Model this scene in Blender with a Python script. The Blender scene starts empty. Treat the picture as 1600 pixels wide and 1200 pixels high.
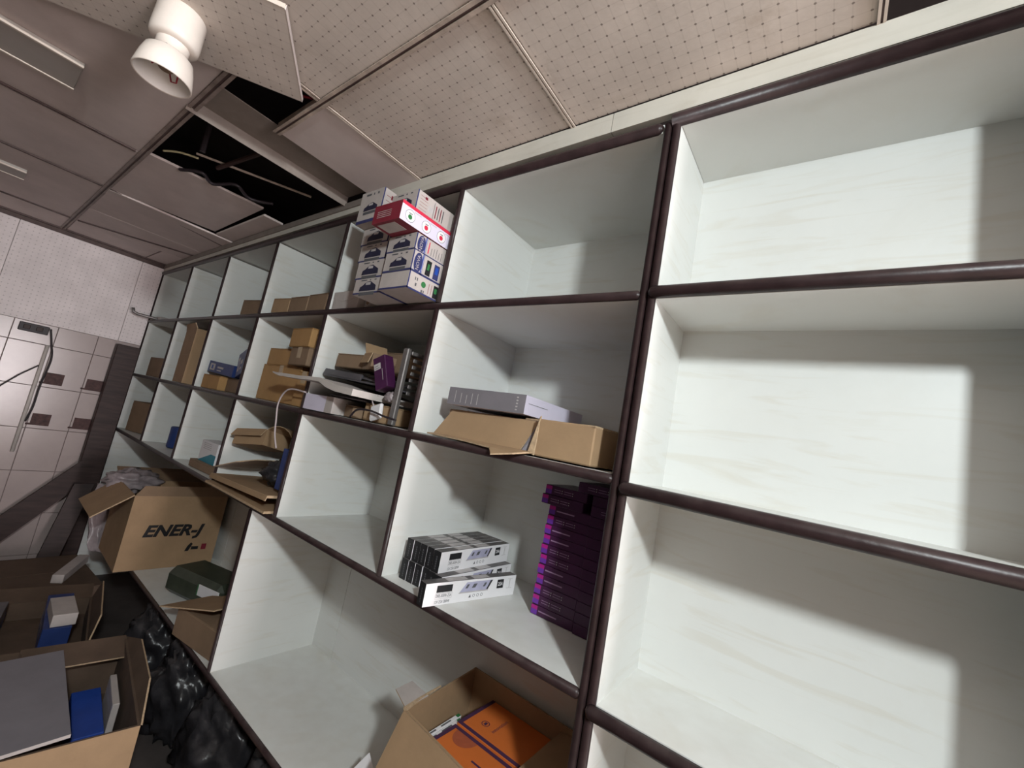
import bpy, math, random
from mathutils import Vector, Matrix, noise
random.seed(7)
R = math.radians
Z0 = 1.47            # measured heights are relative to the second shelf; the floor is at 0
COL = bpy.context.scene.collection
SC = bpy.context.scene

# ------------------------------------------------------------------ camera
cd = bpy.data.cameras.new('camera'); cam = bpy.data.objects.new('camera', cd); COL.objects.link(cam)
cd.sensor_width = 36.0; cd.lens = 663.2 / 1600 * 36.0; cd.clip_start = 0.02; cd.clip_end = 100
_r = Vector((0.79279318, 0.58097592, 0.18424428)); _d = Vector((0.06802825, 0.21605564, -0.97400828)); _f = Vector((-0.60568236, 0.78472094, 0.13176466))
cam.matrix_world = Matrix(((_r.x, -_d.x, -_f.x, 0.0), (_r.y, -_d.y, -_f.y, -0.8318), (_r.z, -_d.z, -_f.z, 0.0375 + Z0), (0, 0, 0, 1)))
SC.camera = cam

# ------------------------------------------------------------------ world, lights, exposure
w = bpy.data.worlds.new('world'); SC.world = w; w.use_nodes = True
w.node_tree.nodes['Background'].inputs[0].default_value = (1.0, 0.86, 0.74, 1)
w.node_tree.nodes['Background'].inputs[1].default_value = 0.05
def lamp(name, kind, loc, energy, col, **k):
    l = bpy.data.lights.new(name, kind); l.energy = energy; l.color = col
    for a, b in k.items(): setattr(l, a, b)
    o = bpy.data.objects.new(name, l); o.location = (loc[0], loc[1], loc[2] + Z0); COL.objects.link(o); return o
b_ = lamp('bulb_light', 'AREA', (0.80, -1.14, 0.74), 44, (0.91, 0.99, 1.0), shape='DISK', size=0.15)      # reflector bulb aimed along the shelves
b_.rotation_euler = Vector((0.90, -0.04, 0.52)).to_track_quat('Z', 'Y').to_euler()
# added fill: unseen low sunlight on the floor at right, bouncing up to the ceiling
fill_sun = lamp('fill_sun', 'SUN', (6, -1, 3), 8.2, (1.0, 0.86, 0.73), angle=R(1.0))
fill_sun.rotation_euler = Vector((math.cos(R(35)), 0.0, math.sin(R(35)))).to_track_quat('Z', 'Y').to_euler()
e = lamp('entrance_fill', 'AREA', (4.4, -0.22, -0.42), 140, (1.0, 0.91, 0.92), shape='RECTANGLE', size=0.7, size_y=1.8)  # unseen entrance assumed from the tile glare; also added fill for the end wall
e.rotation_euler = Vector((1, 0.0, 0.0)).to_track_quat('Z', 'Y').to_euler()
SC.view_settings.view_transform = 'Standard'; SC.view_settings.look = 'None'
SC.view_settings.gamma = 1.0; SC.view_settings.use_curve_mapping = False
SC.view_settings.exposure = 0.0

# ------------------------------------------------------------------ materials
def mat(name, col, rough=0.6, var=0.12, scale=6.0, bump=0.0, bscale=80.0, metal=0.0, dust=0.0, dustcol=(0.32, 0.28, 0.25), stain=0.0, staincol=(0.35, 0.29, 0.2), spec=0.4, stretch=(1, 1, 1), coat=0.0, dots=None, streak=0.0):
    m = bpy.data.materials.new(name); m.use_nodes = True
    nt = m.node_tree; N = nt.nodes; L = nt.links; b = N['Principled BSDF']
    b.inputs['Roughness'].default_value = rough; b.inputs['Metallic'].default_value = metal
    b.inputs['Specular IOR Level'].default_value = spec; b.inputs['Coat Weight'].default_value = coat
    tc = N.new('ShaderNodeTexCoord'); mp = N.new('ShaderNodeMapping'); L.new(tc.outputs['Object'], mp.inputs[0]); mp.inputs['Scale'].default_value = stretch
    n1 = N.new('ShaderNodeTexNoise'); n1.inputs['Scale'].default_value = scale; n1.inputs['Detail'].default_value = 6; n1.inputs['Roughness'].default_value = 0.62; L.new(mp.outputs[0], n1.inputs[0])
    rp = N.new('ShaderNodeValToRGB'); L.new(n1.outputs['Fac'], rp.inputs[0])
    rp.color_ramp.elements[0].position = 0.3; rp.color_ramp.elements[1].position = 0.72
    rp.color_ramp.elements[0].color = tuple(c * (1 - var) for c in col) + (1,)
    rp.color_ramp.elements[1].color = tuple(min(1, c * (1 + var)) for c in col) + (1,)
    out = rp.outputs[0]
    def mixin(fac, colr):
        nonlocal out
        mx = N.new('ShaderNodeMix'); mx.data_type = 'RGBA'; L.new(fac, mx.inputs['Factor']); L.new(out, mx.inputs['A'])
        mx.inputs['B'].default_value = tuple(colr) + (1,); out = mx.outputs['Result']
    def mth(op, a, bb=None):
        n = N.new('ShaderNodeMath'); n.operation = op
        for i, q in enumerate((a, bb)):
            if q is None: continue
            if isinstance(q, (int, float)): n.inputs[i].default_value = q
            else: L.new(q, n.inputs[i])
        return n.outputs[0]
    if stain:
        n2 = N.new('ShaderNodeTexNoise'); n2.inputs['Scale'].default_value = scale * 0.55; n2.inputs['Detail'].default_value = 8; n2.inputs['Roughness'].default_value = 0.72; n2.inputs['Distortion'].default_value = 0.8
        L.new(mp.outputs[0], n2.inputs[0])
        r2 = N.new('ShaderNodeValToRGB'); L.new(n2.outputs['Fac'], r2.inputs[0]); r2.color_ramp.elements[0].position = 0.52; r2.color_ramp.elements[1].position = 0.78
        mixin(mth('MULTIPLY', r2.outputs[0], stain), staincol)
    if streak:
        mp3 = N.new('ShaderNodeMapping'); L.new(tc.outputs['Object'], mp3.inputs[0]); mp3.inputs['Scale'].default_value = (3, 3, 26)
        n3 = N.new('ShaderNodeTexNoise'); n3.inputs['Scale'].default_value = 1.4; n3.inputs['Detail'].default_value = 7; n3.inputs['Distortion'].default_value = 1.2; L.new(mp3.outputs[0], n3.inputs[0])
        r3 = N.new('ShaderNodeValToRGB'); L.new(n3.outputs['Fac'], r3.inputs[0]); r3.color_ramp.elements[0].position = 0.53; r3.color_ramp.elements[1].position = 0.80
        mixin(mth('MULTIPLY', r3.outputs[0], streak), staincol)
    if dots:
        sp, rad, dc, axs, lnk = dots
        vs = N.new('ShaderNodeVectorMath'); vs.operation = 'SCALE'; vs.inputs['Scale'].default_value = 1.0 / sp; L.new(tc.outputs['Object'], vs.inputs[0])
        vf = N.new('ShaderNodeVectorMath'); vf.operation = 'FRACTION'; L.new(vs.outputs[0], vf.inputs[0])
        sx = N.new('ShaderNodeSeparateXYZ'); L.new(vf.outputs[0], sx.inputs[0])
        ax = mth('ABSOLUTE', mth('SUBTRACT', sx.outputs[axs[0]], 0.5)); ay = mth('ABSOLUTE', mth('SUBTRACT', sx.outputs[axs[1]], 0.5))
        dd = mth('SQRT', mth('ADD', mth('MULTIPLY', ax, ax), mth('MULTIPLY', ay, ay)))
        mixin(mth('MULTIPLY', mth('LESS_THAN', dd, rad), mth('MULTIPLY', rp.outputs['Alpha'], 0.75) if False else 0.7), dc)
        ln = mth('LESS_THAN', mth('MINIMUM', ax, ay), 0.035)
        mixin(mth('MULTIPLY', ln, lnk), dc)
    if dust:
        g = N.new('ShaderNodeNewGeometry'); sz = N.new('ShaderNodeSeparateXYZ'); L.new(g.outputs['Normal'], sz.inputs[0])
        up = mth('MAXIMUM', sz.outputs[2], 0.0)
        n4 = N.new('ShaderNodeTexNoise'); n4.inputs['Scale'].default_value = 22; n4.inputs['Detail'].default_value = 6; L.new(tc.outputs['Object'], n4.inputs[0])
        r4 = N.new('ShaderNodeValToRGB'); L.new(n4.outputs['Fac'], r4.inputs[0]); r4.color_ramp.elements[0].position = 0.35; r4.color_ramp.elements[1].position = 0.7
        mixin(mth('MULTIPLY', mth('MULTIPLY', up, r4.outputs[0]), dust), dustcol)
    L.new(out, b.inputs['Base Color'])
    if bump:
        n5 = N.new('ShaderNodeTexNoise'); n5.inputs['Scale'].default_value = bscale; n5.inputs['Detail'].default_value = 5; L.new(mp.outputs[0], n5.inputs[0])
        bp = N.new('ShaderNodeBump'); bp.inputs['Strength'].default_value = bump; bp.inputs['Distance'].default_value = 0.01; L.new(n5.outputs['Fac'], bp.inputs['Height']); L.new(bp.outputs[0], b.inputs['Normal'])
    return m

LAM = mat('white_laminate', (0.70, 0.705, 0.685), 0.42, 0.03, 3, stain=0.20, staincol=(0.55, 0.49, 0.38), streak=0.42, dust=0.2, dustcol=(0.52, 0.49, 0.44))
BRN = mat('brown_moulding', (0.030, 0.017, 0.018), 0.38, 0.3, 30, dust=0.5, dustcol=(0.12, 0.095, 0.09), bump=0.06, spec=0.3)
CEIL = mat('ceiling_tile_dotted', (0.64, 0.565, 0.51), 0.75, 0.12, 5, stain=0.7, staincol=(0.38, 0.29, 0.22), dots=(0.0265, 0.085, (0.12, 0.085, 0.07), (0, 1), 0.09), bump=0.05)
CEIL2 = mat('ceiling_tile_plain', (0.66, 0.57, 0.545), 0.75, 0.10, 4, stain=0.3, staincol=(0.40, 0.31, 0.27))
TEE = mat('ceiling_runner_metal', (0.5, 0.41, 0.35), 0.45, 0.3, 20, stain=0.4, staincol=(0.10, 0.06, 0.05))
TEEM = mat('ceiling_runner_dull', (0.30, 0.24, 0.215), 0.55, 0.3, 20, stain=0.4, staincol=(0.10, 0.06, 0.05))
TEED = mat('ceiling_runner_rusty', (0.10, 0.065, 0.06), 0.6, 0.3, 20)
FASC = mat('fascia_paint', (0.62, 0.585, 0.52), 0.55, 0.08, 5, stain=0.35, staincol=(0.36, 0.30, 0.23), streak=0.25)
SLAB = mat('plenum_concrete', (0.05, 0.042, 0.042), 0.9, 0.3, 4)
PLAST = mat('wall_plaster', (0.25, 0.22, 0.21), 0.85, 0.15, 4)
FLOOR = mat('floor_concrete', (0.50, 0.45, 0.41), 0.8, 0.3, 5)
FLOORD = mat('floor_shaded_dirty', (0.075, 0.062, 0.058), 0.7, 0.3, 5)  # left floor zone: shade and dirt put into a darker colour
TILE = mat('wall_tile_glaze', (0.44, 0.365, 0.35), 0.20, 0.06, 6, spec=0.5, stain=0.15, staincol=(0.25, 0.2, 0.18))
GROUT = mat('tile_grout', (0.20, 0.16, 0.155), 0.9, 0.1, 20)
DECO = mat('tile_decor_brown', (0.075, 0.032, 0.030), 0.6, 0.45, 40)
BOARD = mat('perforated_board', (0.88, 0.80, 0.80), 0.7, 0.10, 5, stain=0.35, staincol=(0.5, 0.43, 0.42), dots=(0.0265, 0.13, (0.55, 0.49, 0.49), (1, 2), 0.05))
WOOD = mat('dark_wood', (0.045, 0.025, 0.023), 0.55, 0.4, 6, stretch=(1, 1, 8))
KRAFT = mat('kraft_cardboard', (0.36, 0.235, 0.135), 0.8, 0.10, 9, bump=0.05, stain=0.2, staincol=(0.22, 0.14, 0.08))
KRAFTD = mat('kraft_cardboard_dull', (0.25, 0.165, 0.105), 0.82, 0.12, 9, stain=0.25, staincol=(0.13, 0.085, 0.05))
KRAFTO = mat('kraft_cardboard_orange', (0.43, 0.245, 0.10), 0.75, 0.10, 9, stain=0.2, staincol=(0.25, 0.14, 0.06))
KRAFTX = mat('shaded_cardboard', (0.105, 0.068, 0.047), 0.85, 0.2, 9, stain=0.3, staincol=(0.06, 0.04, 0.03))  # shade around the floor cartons put into a darker cardboard colour
KEDGE = mat('cardboard_edge', (0.46, 0.33, 0.21), 0.85, 0.25, 120)
TAPE = mat('packing_tape', (0.40, 0.29, 0.17), 0.25, 0.08, 10)
WHITE = mat('white_card', (0.80, 0.78, 0.80), 0.45, 0.03, 10)
OFFW = mat('dusty_white_card', (0.47, 0.42, 0.40), 0.6, 0.10, 14, stain=0.25, staincol=(0.36, 0.31, 0.28))
BLACK = mat('black_print', (0.016, 0.016, 0.018), 0.4, 0.1, 20)
INK = mat('grey_ink', (0.10, 0.10, 0.11), 0.6, 0.1, 20)
DGREY = mat('dusty_dark_top', (0.075, 0.07, 0.072), 0.5, 0.25, 25, dust=0.6, dustcol=(0.22, 0.20, 0.19))
PALE = mat('pale_print', (0.48, 0.45, 0.45), 0.5, 0.15, 40)
LILAC = mat('lilac_print', (0.42, 0.41, 0.55), 0.4, 0.12, 30)
LILACB = mat('lilac_card', (0.70, 0.66, 0.80), 0.4, 0.04, 8)
GREYC = mat('grey_card', (0.20, 0.185, 0.205), 0.5, 0.08, 10)
PURP = mat('purple_card', (0.055, 0.012, 0.052), 0.38, 0.2, 8)
PURPM = mat('magenta_card', (0.40, 0.015, 0.22), 0.35, 0.1, 8)
PURPV = mat('violet_card', (0.14, 0.035, 0.33), 0.35, 0.1, 8)
PURPT = mat('purple_small_print', (0.30, 0.18, 0.30), 0.5, 0.1, 30)
BLUE = mat('blue_card', (0.022, 0.045, 0.17), 0.4, 0.2, 14)
BLUEB = mat('bright_blue_card', (0.020, 0.065, 0.34), 0.4, 0.15, 14)
NAVYD = mat('dark_navy_print', (0.022, 0.022, 0.05), 0.5, 0.3, 60)
NAVY = mat('navy_print', (0.035, 0.04, 0.13), 0.45, 0.15, 14)
RED = mat('red_card', (0.20, 0.018, 0.034), 0.45, 0.15, 12)
REDB = mat('bright_red_print', (0.62, 0.03, 0.07), 0.45, 0.08, 12)
GREEN = mat('green_print', (0.03, 0.16, 0.05), 0.5, 0.15, 20)
TEAL = mat('teal_print', (0.03, 0.26, 0.36), 0.45, 0.06, 20)
ORANGE = mat('orange_card', (0.66, 0.165, 0.035), 0.42, 0.06, 8)
ORANGED = mat('deep_orange_print', (0.42, 0.105, 0.05), 0.42, 0.1, 60)
PLUM = mat('plum_print', (0.07, 0.028, 0.075), 0.4, 0.15, 20)
FOAM = mat('foam_sheet', (0.55, 0.50, 0.47), 0.8, 0.06, 10, dust=0.3, dustcol=(0.30, 0.27, 0.25))
SLATE = mat('dark_grey_plastic', (0.075, 0.07, 0.08), 0.42, 0.15, 10, dust=0.5, dustcol=(0.2, 0.18, 0.18))
STEEL = mat('dull_metal', (0.24, 0.22, 0.215), 0.4, 0.2, 15, metal=0.6)
BAG = mat('black_polythene', (0.022, 0.021, 0.024), 0.30, 0.4, 6, bump=0.5, bscale=14, dust=0.35, dustcol=(0.16, 0.15, 0.15))
POLY = mat('dusty_wrap_film', (0.33, 0.28, 0.29), 0.28, 0.3, 12, bump=0.5, bscale=20)
CER = mat('aged_white_ceramic', (0.78, 0.70, 0.64), 0.35, 0.06, 12, stain=0.25, staincol=(0.5, 0.42, 0.36))
CERIN = mat('lamp_cup_inside', (0.80, 0.77, 0.74), 0.3, 0.04, 10)
WIRER = mat('red_wire', (0.38, 0.03, 0.05), 0.4, 0.1, 10)
WIREY = mat('pale_wire', (0.45, 0.40, 0.24), 0.5, 0.1, 10)
WIREB = mat('black_wire', (0.025, 0.018, 0.022), 0.5, 0.1, 10)
WIREW = mat('white_cable', (0.42, 0.36, 0.36), 0.5, 0.1, 10)
PVC = mat('white_conduit', (0.62, 0.57, 0.53), 0.35, 0.06, 10)
CHAN = mat('dusty_channel_metal', (0.25, 0.21, 0.185), 0.6, 0.15, 12, stain=0.4, staincol=(0.2, 0.15, 0.13))
DIFF = mat('light_panel_diffuser', (0.42, 0.385, 0.355), 0.5, 0.06, 8)
PALEM = mat('pale_enamel_edge', (0.66, 0.57, 0.50), 0.4, 0.05, 8)

# ------------------------------------------------------------------ builders
class MB:
    def __init__(s): s.v = []; s.f = []; s.m = []; s.mats = []
    def mi(s, m):
        if m not in s.mats: s.mats.append(m)
        return s.mats.index(m)
    def add(s, vs, fs, m, X=None):
        o = len(s.v); k = s.mi(m)
        s.v += [tuple(X @ Vector(v)) if X is not None else tuple(v) for v in vs]
        s.f += [tuple(i + o for i in f) for f in fs]; s.m += [k] * len(fs); return s
    def box(s, x0, x1, y0, y1, z0, z1, m, X=None, tex=None):
        vs = [(x0, y0, z0), (x1, y0, z0), (x1, y1, z0), (x0, y1, z0), (x0, y0, z1), (x1, y0, z1), (x1, y1, z1), (x0, y1, z1)]
        fs = [(0, 3, 2, 1), (4, 5, 6, 7), (0, 1, 5, 4), (1, 2, 6, 5), (2, 3, 7, 6), (3, 0, 4, 7)]   # bottom top front right back left
        if not tex: return s.add(vs, fs, m, X)
        names = ['bottom', 'top', 'front', 'right', 'back', 'left']
        o = len(s.v); s.v += [tuple(X @ Vector(v)) if X is not None else v for v in vs]
        for n, f in zip(names, fs): s.f.append(tuple(i + o for i in f)); s.m.append(s.mi(tex.get(n, m)))
        return s
    def rbox(s, x0, x1, y0, y1, z0, z1, m, c=0.002, X=None):      # box with chamfered vertical and horizontal edges
        ring = lambda z, k: [(x0 + k, y0 + c, z), (x0 + c, y0 + k, z), (x1 - c, y0 + k, z), (x1 - k, y0 + c, z), (x1 - k, y1 - c, z), (x1 - c, y1 - k, z), (x0 + c, y1 - k, z), (x0 + k, y1 - c, z)]
        vs = ring(z0, c) + ring(z0 + c, 0) + ring(z1 - c, 0) + ring(z1, c); fs = [tuple(range(7, -1, -1)), tuple(range(24, 32))]
        for k in range(3):
            for i in range(8): fs.append((k * 8 + i, k * 8 + (i + 1) % 8, k * 8 + 8 + (i + 1) % 8, k * 8 + 8 + i))
        return s.add(vs, fs, m, X)
    def plate(s, pts, t, m, X=None, edge=None):                   # polygon with thickness along its own normal (downwards)
        P = [Vector(p) for p in pts]; n = Vector((0, 0, 0))
        for i in range(len(P)): n += P[i].cross(P[(i + 1) % len(P)])
        n.normalize(); k = len(P)
        vs = [tuple(p) for p in P] + [tuple(p - n * t) for p in P]
        s.add(vs, [tuple(range(k)), tuple(range(2 * k - 1, k - 1, -1))], m, X)
        o = len(s.v) - 2 * k; e = s.mi(edge or m)
        for i in range(k): s.f.append((o + i, o + k + i, o + k + (i + 1) % k, o + (i + 1) % k)); s.m.append(e)
        return s
    def tube(s, pts, r, m, n=8, X=None, cap=True):
        P = [Vector(p) for p in pts]; vs = []; fs = []; up = Vector((0.13, 0.21, 0.97))
        rr = r if isinstance(r, (list, tuple)) else [r] * len(P)
        for i, p in enumerate(P):
            t = (P[min(i + 1, len(P) - 1)] - P[max(i - 1, 0)]).normalized(); a = t.cross(up)
            if a.length < 0.05: a = t.cross(Vector((1, 0, 0)))
            a.normalize(); b = t.cross(a)
            for j in range(n): q = 2 * math.pi * j / n; vs.append(p + (a * math.cos(q) + b * math.sin(q)) * rr[i])
        for i in range(len(P) - 1):
            for j in range(n): fs.append((i * n + j, i * n + (j + 1) % n, (i + 1) * n + (j + 1) % n, (i + 1) * n + j))
        if cap: fs += [tuple(range(n - 1, -1, -1)), tuple((len(P) - 1) * n + j for j in range(n))]
        return s.add(vs, fs, m, X)
    def lathe(s, prof, m, c=(0, 0, 0), n=32, X=None):
        vs = []; fs = []
        for r, z in prof:
            for j in range(n): q = 2 * math.pi * j / n; vs.append((c[0] + r * math.cos(q), c[1] + r * math.sin(q), c[2] + z))
        for i in range(len(prof) - 1):
            for j in range(n): fs.append((i * n + j, i * n + (j + 1) % n, (i + 1) * n + (j + 1) % n, (i + 1) * n + j))
        return s.add(vs, fs, m, X)
    def build(s, name, parent=None, loc=None, rot=None, smooth=False, mod=None):
        me = bpy.data.meshes.new(name); me.from_pydata(s.v, [], s.f)
        for m in s.mats: me.materials.append(m)
        me.polygons.foreach_set('material_index', s.m)
        if smooth: me.polygons.foreach_set('use_smooth', [True] * len(s.f))
        me.update(); return link(name, me, parent, loc, rot)
def link(name, me, parent=None, loc=None, rot=None):
    o = bpy.data.objects.new(name, me); COL.objects.link(o)
    if parent is not None: o.parent = parent; o.location = loc or (0, 0, 0)
    else: l = loc or (0, 0, 0); o.location = (l[0], l[1], l[2] + Z0)
    if rot: o.rotation_euler = rot
    return o
def tag(o, label, cat, group=None):
    o['label'] = label; o['category'] = cat
    if group: o['group'] = group
    return o
def thing(name, label, cat, loc, rot=None, group=None):
    o = bpy.data.objects.new(name, None); COL.objects.link(o); o.empty_display_size = 0.05
    o.location = (loc[0], loc[1], loc[2] + Z0)
    if rot is not None: o.rotation_euler = rot if isinstance(rot, (tuple, list)) else (0, 0, rot)
    return tag(o, label, cat, group)
def struct(o): o['kind'] = 'structure'; return o
_fonts = {}
def text(s, size, m, parent, X, shear=0.0, width=None, name='lettering', bold=0.0):
    c = bpy.data.curves.new('t', 'FONT'); c.body = s; c.size = size; c.align_x = 'CENTER'; c.align_y = 'CENTER'; c.shear = shear; c.resolution_u = 2; c.offset = bold
    t = bpy.data.objects.new('t', c); COL.objects.link(t); bpy.context.view_layer.update()
    me = bpy.data.meshes.new_from_object(t.evaluated_get(bpy.context.evaluated_depsgraph_get()))
    COL.objects.unlink(t); bpy.data.objects.remove(t); bpy.data.curves.remove(c)
    xs = [v.co.x for v in me.vertices]
    if width and xs:
        k = width / (max(xs) - min(xs))
        for v in me.vertices: v.co.x *= k
    me.transform(X); me.materials.clear(); me.materials.append(m); me.name = name
    return link(name, me, parent)
def face_x(x, yc, zc, sgn=1):      # frame of a face looking towards +x (sgn=1): text reads along +y
    return Matrix(((0, 0, sgn, x), (sgn, 0, 0, yc), (0, 1, 0, zc), (0, 0, 0, 1)))
def face_y(y, xc, zc):             # frame of a face looking towards -y: text reads along +x
    return Matrix(((1, 0, 0, xc), (0, 0, -1, y), (0, 1, 0, zc), (0, 0, 0, 1)))
def rect(mb, X, u0, u1, v0, v1, m, h=0.0004):                     # thin printed patch on a face frame
    mb.add([(u0, v0, h), (u1, v0, h), (u1, v1, h), (u0, v1, h)], [(0, 1, 2, 3)], m, X); return mb
def disc(mb, X, u, v, r, m, h=0.0005, n=24, r2=0.0):
    if r2: 
        vs = [(u + q * math.cos(2 * math.pi * j / n), v + q * math.sin(2 * math.pi * j / n), h) for q in (r2, r) for j in range(n)]
        mb.add(vs, [(j, n + j, n + (j + 1) % n, (j + 1) % n) for j in range(n)], m, X)
    else: mb.add([(u + r * math.cos(2 * math.pi * j / n), v + r * math.sin(2 * math.pi * j / n), h) for j in range(n)], [tuple(range(n))], m, X)
    return mb
def flap(parent, p, q, out, length, ang, t, m, name='flap', taper=0.0, edge=None, curl=0.0):
    # cardboard flap hinged on p-q, turned ang degrees from straight up towards 'out'
    p, q, out = Vector(p), Vector(q), Vector(out).normalized(); up = Vector((0, 0, 1)); al = (q - p).normalized()
    d = up * math.cos(R(ang)) + out * math.sin(R(ang))
    mb = MB(); a, b = p + al * 0.002, q - al * 0.002
    n = d.cross(al).normalized() * t
    segs = 5; rows = []
    for i in range(segs + 1):
        k = i / segs; an = R(ang + curl * k); dd = up * math.cos(an) + out * math.sin(an)
        rows.append((a + al * taper * k + dd * length * k, b - al * taper * k + dd * length * k))
    vs = []
    for (x, y) in rows: vs += [x, y, x + n, y + n]
    fs = []
    for i in range(segs):
        o = i * 4; fs += [(o, o + 4, o + 5, o + 1), (o + 2, o + 3, o + 7, o + 6)]
    mb.add(vs, fs, m)
    ed = []
    for i in range(segs):
        o = i * 4; ed += [(o, o + 2, o + 6, o + 4), (o + 1, o + 5, o + 7, o + 3)]
    o = segs * 4; ed += [(0, 1, 3, 2), (o, o + 2, o + 3, o + 1)]
    k = mb.mi(edge or KEDGE); mb.f += ed; mb.m += [k] * len(ed)
    return mb.build(name, parent)
def open_body(parent, w_, d, h, m, t=0.006, name='body'):
    mb = MB(); x, y = w_ / 2, d / 2
    mb.box(-x, x, -y, -y + t, 0, h, m); mb.box(-x, x, y - t, y, 0, h, m)
    mb.box(-x, -x + t, -y + t, y - t, 0, h, m); mb.box(x - t, x, -y + t, y - t, 0, h, m)
    mb.box(-x + t, x - t, -y + t, y - t, 0, t, m); return mb.build(name, parent)
def kraft_box(name, label, loc, size, rot=0.0, m=None, group=None, tape='y', seam=True, cat='box'):
    # closed cardboard box: body with its two lid flaps, the gap between them and a strip of tape; loc is the base centre
    t = thing(name, label, cat, loc, rot, group); w_, d, h = size; m = m or KRAFT
    x, y = w_ / 2, d / 2; c = min(0.003, h * 0.1)
    MB().rbox(-x, x, -y, y, 0, h - 0.004, m, c).build('body', t)
    if tape == 'y':
        MB().rbox(-x, -0.0008, -y, y, h - 0.004, h, m, 0.0015).build('lid_flap', t); MB().rbox(0.0008, x, -y, y, h - 0.004, h, m, 0.0015).build('lid_flap', t)
        if seam: b = MB().box(-0.018, 0.018, -y - 0.0006, y + 0.0006, h, h + 0.0006, TAPE); b.box(-0.018, 0.018, -y - 0.0007, -y, h - min(0.05, h * .6), h, TAPE); b.box(-0.018, 0.018, y, y + 0.0007, h - min(0.05, h * .6), h, TAPE); b.build('tape', t)
    else:
        MB().rbox(-x, x, -y, -0.0008, h - 0.004, h, m, 0.0015).build('lid_flap', t); MB().rbox(-x, x, 0.0008, y, h - 0.004, h, m, 0.0015).build('lid_flap', t)
        if seam: b = MB().box(-x - 0.0006, x + 0.0006, -0.018, 0.018, h, h + 0.0006, TAPE); b.box(x, x + 0.0007, -0.018, 0.018, h - min(0.05, h * .6), h, TAPE); b.box(-x - 0.0007, -x, -0.018, 0.018, h - min(0.05, h * .6), h, TAPE); b.build('tape', t)
    return t
def blob(mb, c, rx, ry, rz, m, amp=0.25, fr=3.0, seed=0.0, nu=40, nv=26, ridge=0.0, flat=-1.0):
    vs = []; fs = []
    for i in range(nv + 1):
        ph = math.pi * i / nv
        for j in range(nu):
            th = 2 * math.pi * j / nu; d = Vector((math.sin(ph) * math.cos(th), math.sin(ph) * math.sin(th), math.cos(ph)))
            k = 1 + amp * noise.noise(d * fr + Vector((seed, seed * 1.7, 3.1))) + amp * 0.5 * noise.noise(d * fr * 2.7 + Vector((seed, 0, 9)))
            if ridge: k += ridge * abs(noise.noise(Vector((d.x * 7, d.y * 7, d.z * 1.5 + seed))))
            z = d.z * k
            vs.append((c[0] + d.x * k * rx, c[1] + d.y * k * ry, c[2] + max(z, flat) * rz))
    for i in range(nv):
        for j in range(nu): fs.append((i * nu + j, (i + 1) * nu + j, (i + 1) * nu + (j + 1) % nu, i * nu + (j + 1) % nu))
    return mb.add(vs, fs, m)
ORD = ['first', 'second', 'third', 'fourth', 'fifth', 'sixth', 'seventh', 'eighth', 'ninth', 'tenth', 'eleventh', 'twelfth', 'thirteenth', 'fourteenth']

# ------------------------------------------------------------------ setting
FZ = -1.47; ZC = 0.872
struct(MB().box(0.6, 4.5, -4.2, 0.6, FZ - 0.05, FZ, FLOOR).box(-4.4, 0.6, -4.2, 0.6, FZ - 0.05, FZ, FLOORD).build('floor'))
struct(MB().box(-4.4, 4.5, 0.47, 0.60, FZ, 1.30, PLAST).build('wall_back'))
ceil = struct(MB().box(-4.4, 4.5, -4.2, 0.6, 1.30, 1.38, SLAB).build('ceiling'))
CL = lambda x, y, z: (x, y, z + 0.0)
def tile(x0, x1, y0, y1, m, z=ZC + 0.006, rot=None, name='ceiling_tile', th=0.011, g=0.004):
    wx, wy = x1 - x0 - 2 * g, y1 - y0 - 2 * g
    o = MB().rbox(0, wx, 0, wy, 0, th, m, 0.002).build(name, ceil, (x0 + g, y0 + g, z)); 
    if rot: o.rotation_euler = rot
    return o
XR = [0.02, -0.595, -1.21]
# tiles over the right part: cut row against the shelves, full row in front and further rows behind the camera
tile(-0.595, 0.02, -0.37, 0.0, CEIL); tile(-1.21, -0.595, -0.37, 0.0, CEIL); tile(-1.50, -1.21, -0.37, 0.0, CEIL2, rot=(R(-1.0), 0, 0))
for yy in (-0.98, -1.59, -2.20, -2.81, -3.42):
    for xx in (-1.21, -0.595, 0.02, 0.635, 1.25, 1.865, 2.48, 3.095):
        tile(xx, xx + 0.615, yy, yy + 0.61, CEIL)
tile(0.16, 0.635, -0.37, -0.06, CEIL, rot=(0, 0, R(4))); tile(0.635, 1.25, -0.37, 0.0, CEIL); tile(1.25, 1.865, -0.37, 0.0, CEIL)
# tiles over the left part
XL = [-1.35, -2.24, -2.87, -3.79, -4.20]
for i in range(4):
    for (a, b) in ((-1.17, -0.56), (-1.78, -1.17), (-2.39, -1.78), (-3.0, -2.39), (-3.61, -3.0)):
        x1, x0 = XL[i], XL[i + 1]
        if i == 0: x1 = -1.21
        tile(x0, x1, a, b, CEIL2)
tile(-2.87, -2.24, -0.56, -0.10, CEIL2, rot=(R(2.0), R(-1.5), 0), z=ZC + 0.002); tile(-2.87, -2.24, -0.10, 0.0, CEIL2)
tile(-3.40, -2.87, -0.56, 0.0, CEIL2, rot=(0, R(0.8), 0)); tile(-3.79, -3.40, -0.56, 0.0, CEIL2)
tile(-4.20, -3.79, -0.56, -0.13, CEIL2); tile(-4.20, -3.79, -0.13, 0.0, CEIL2)
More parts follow.
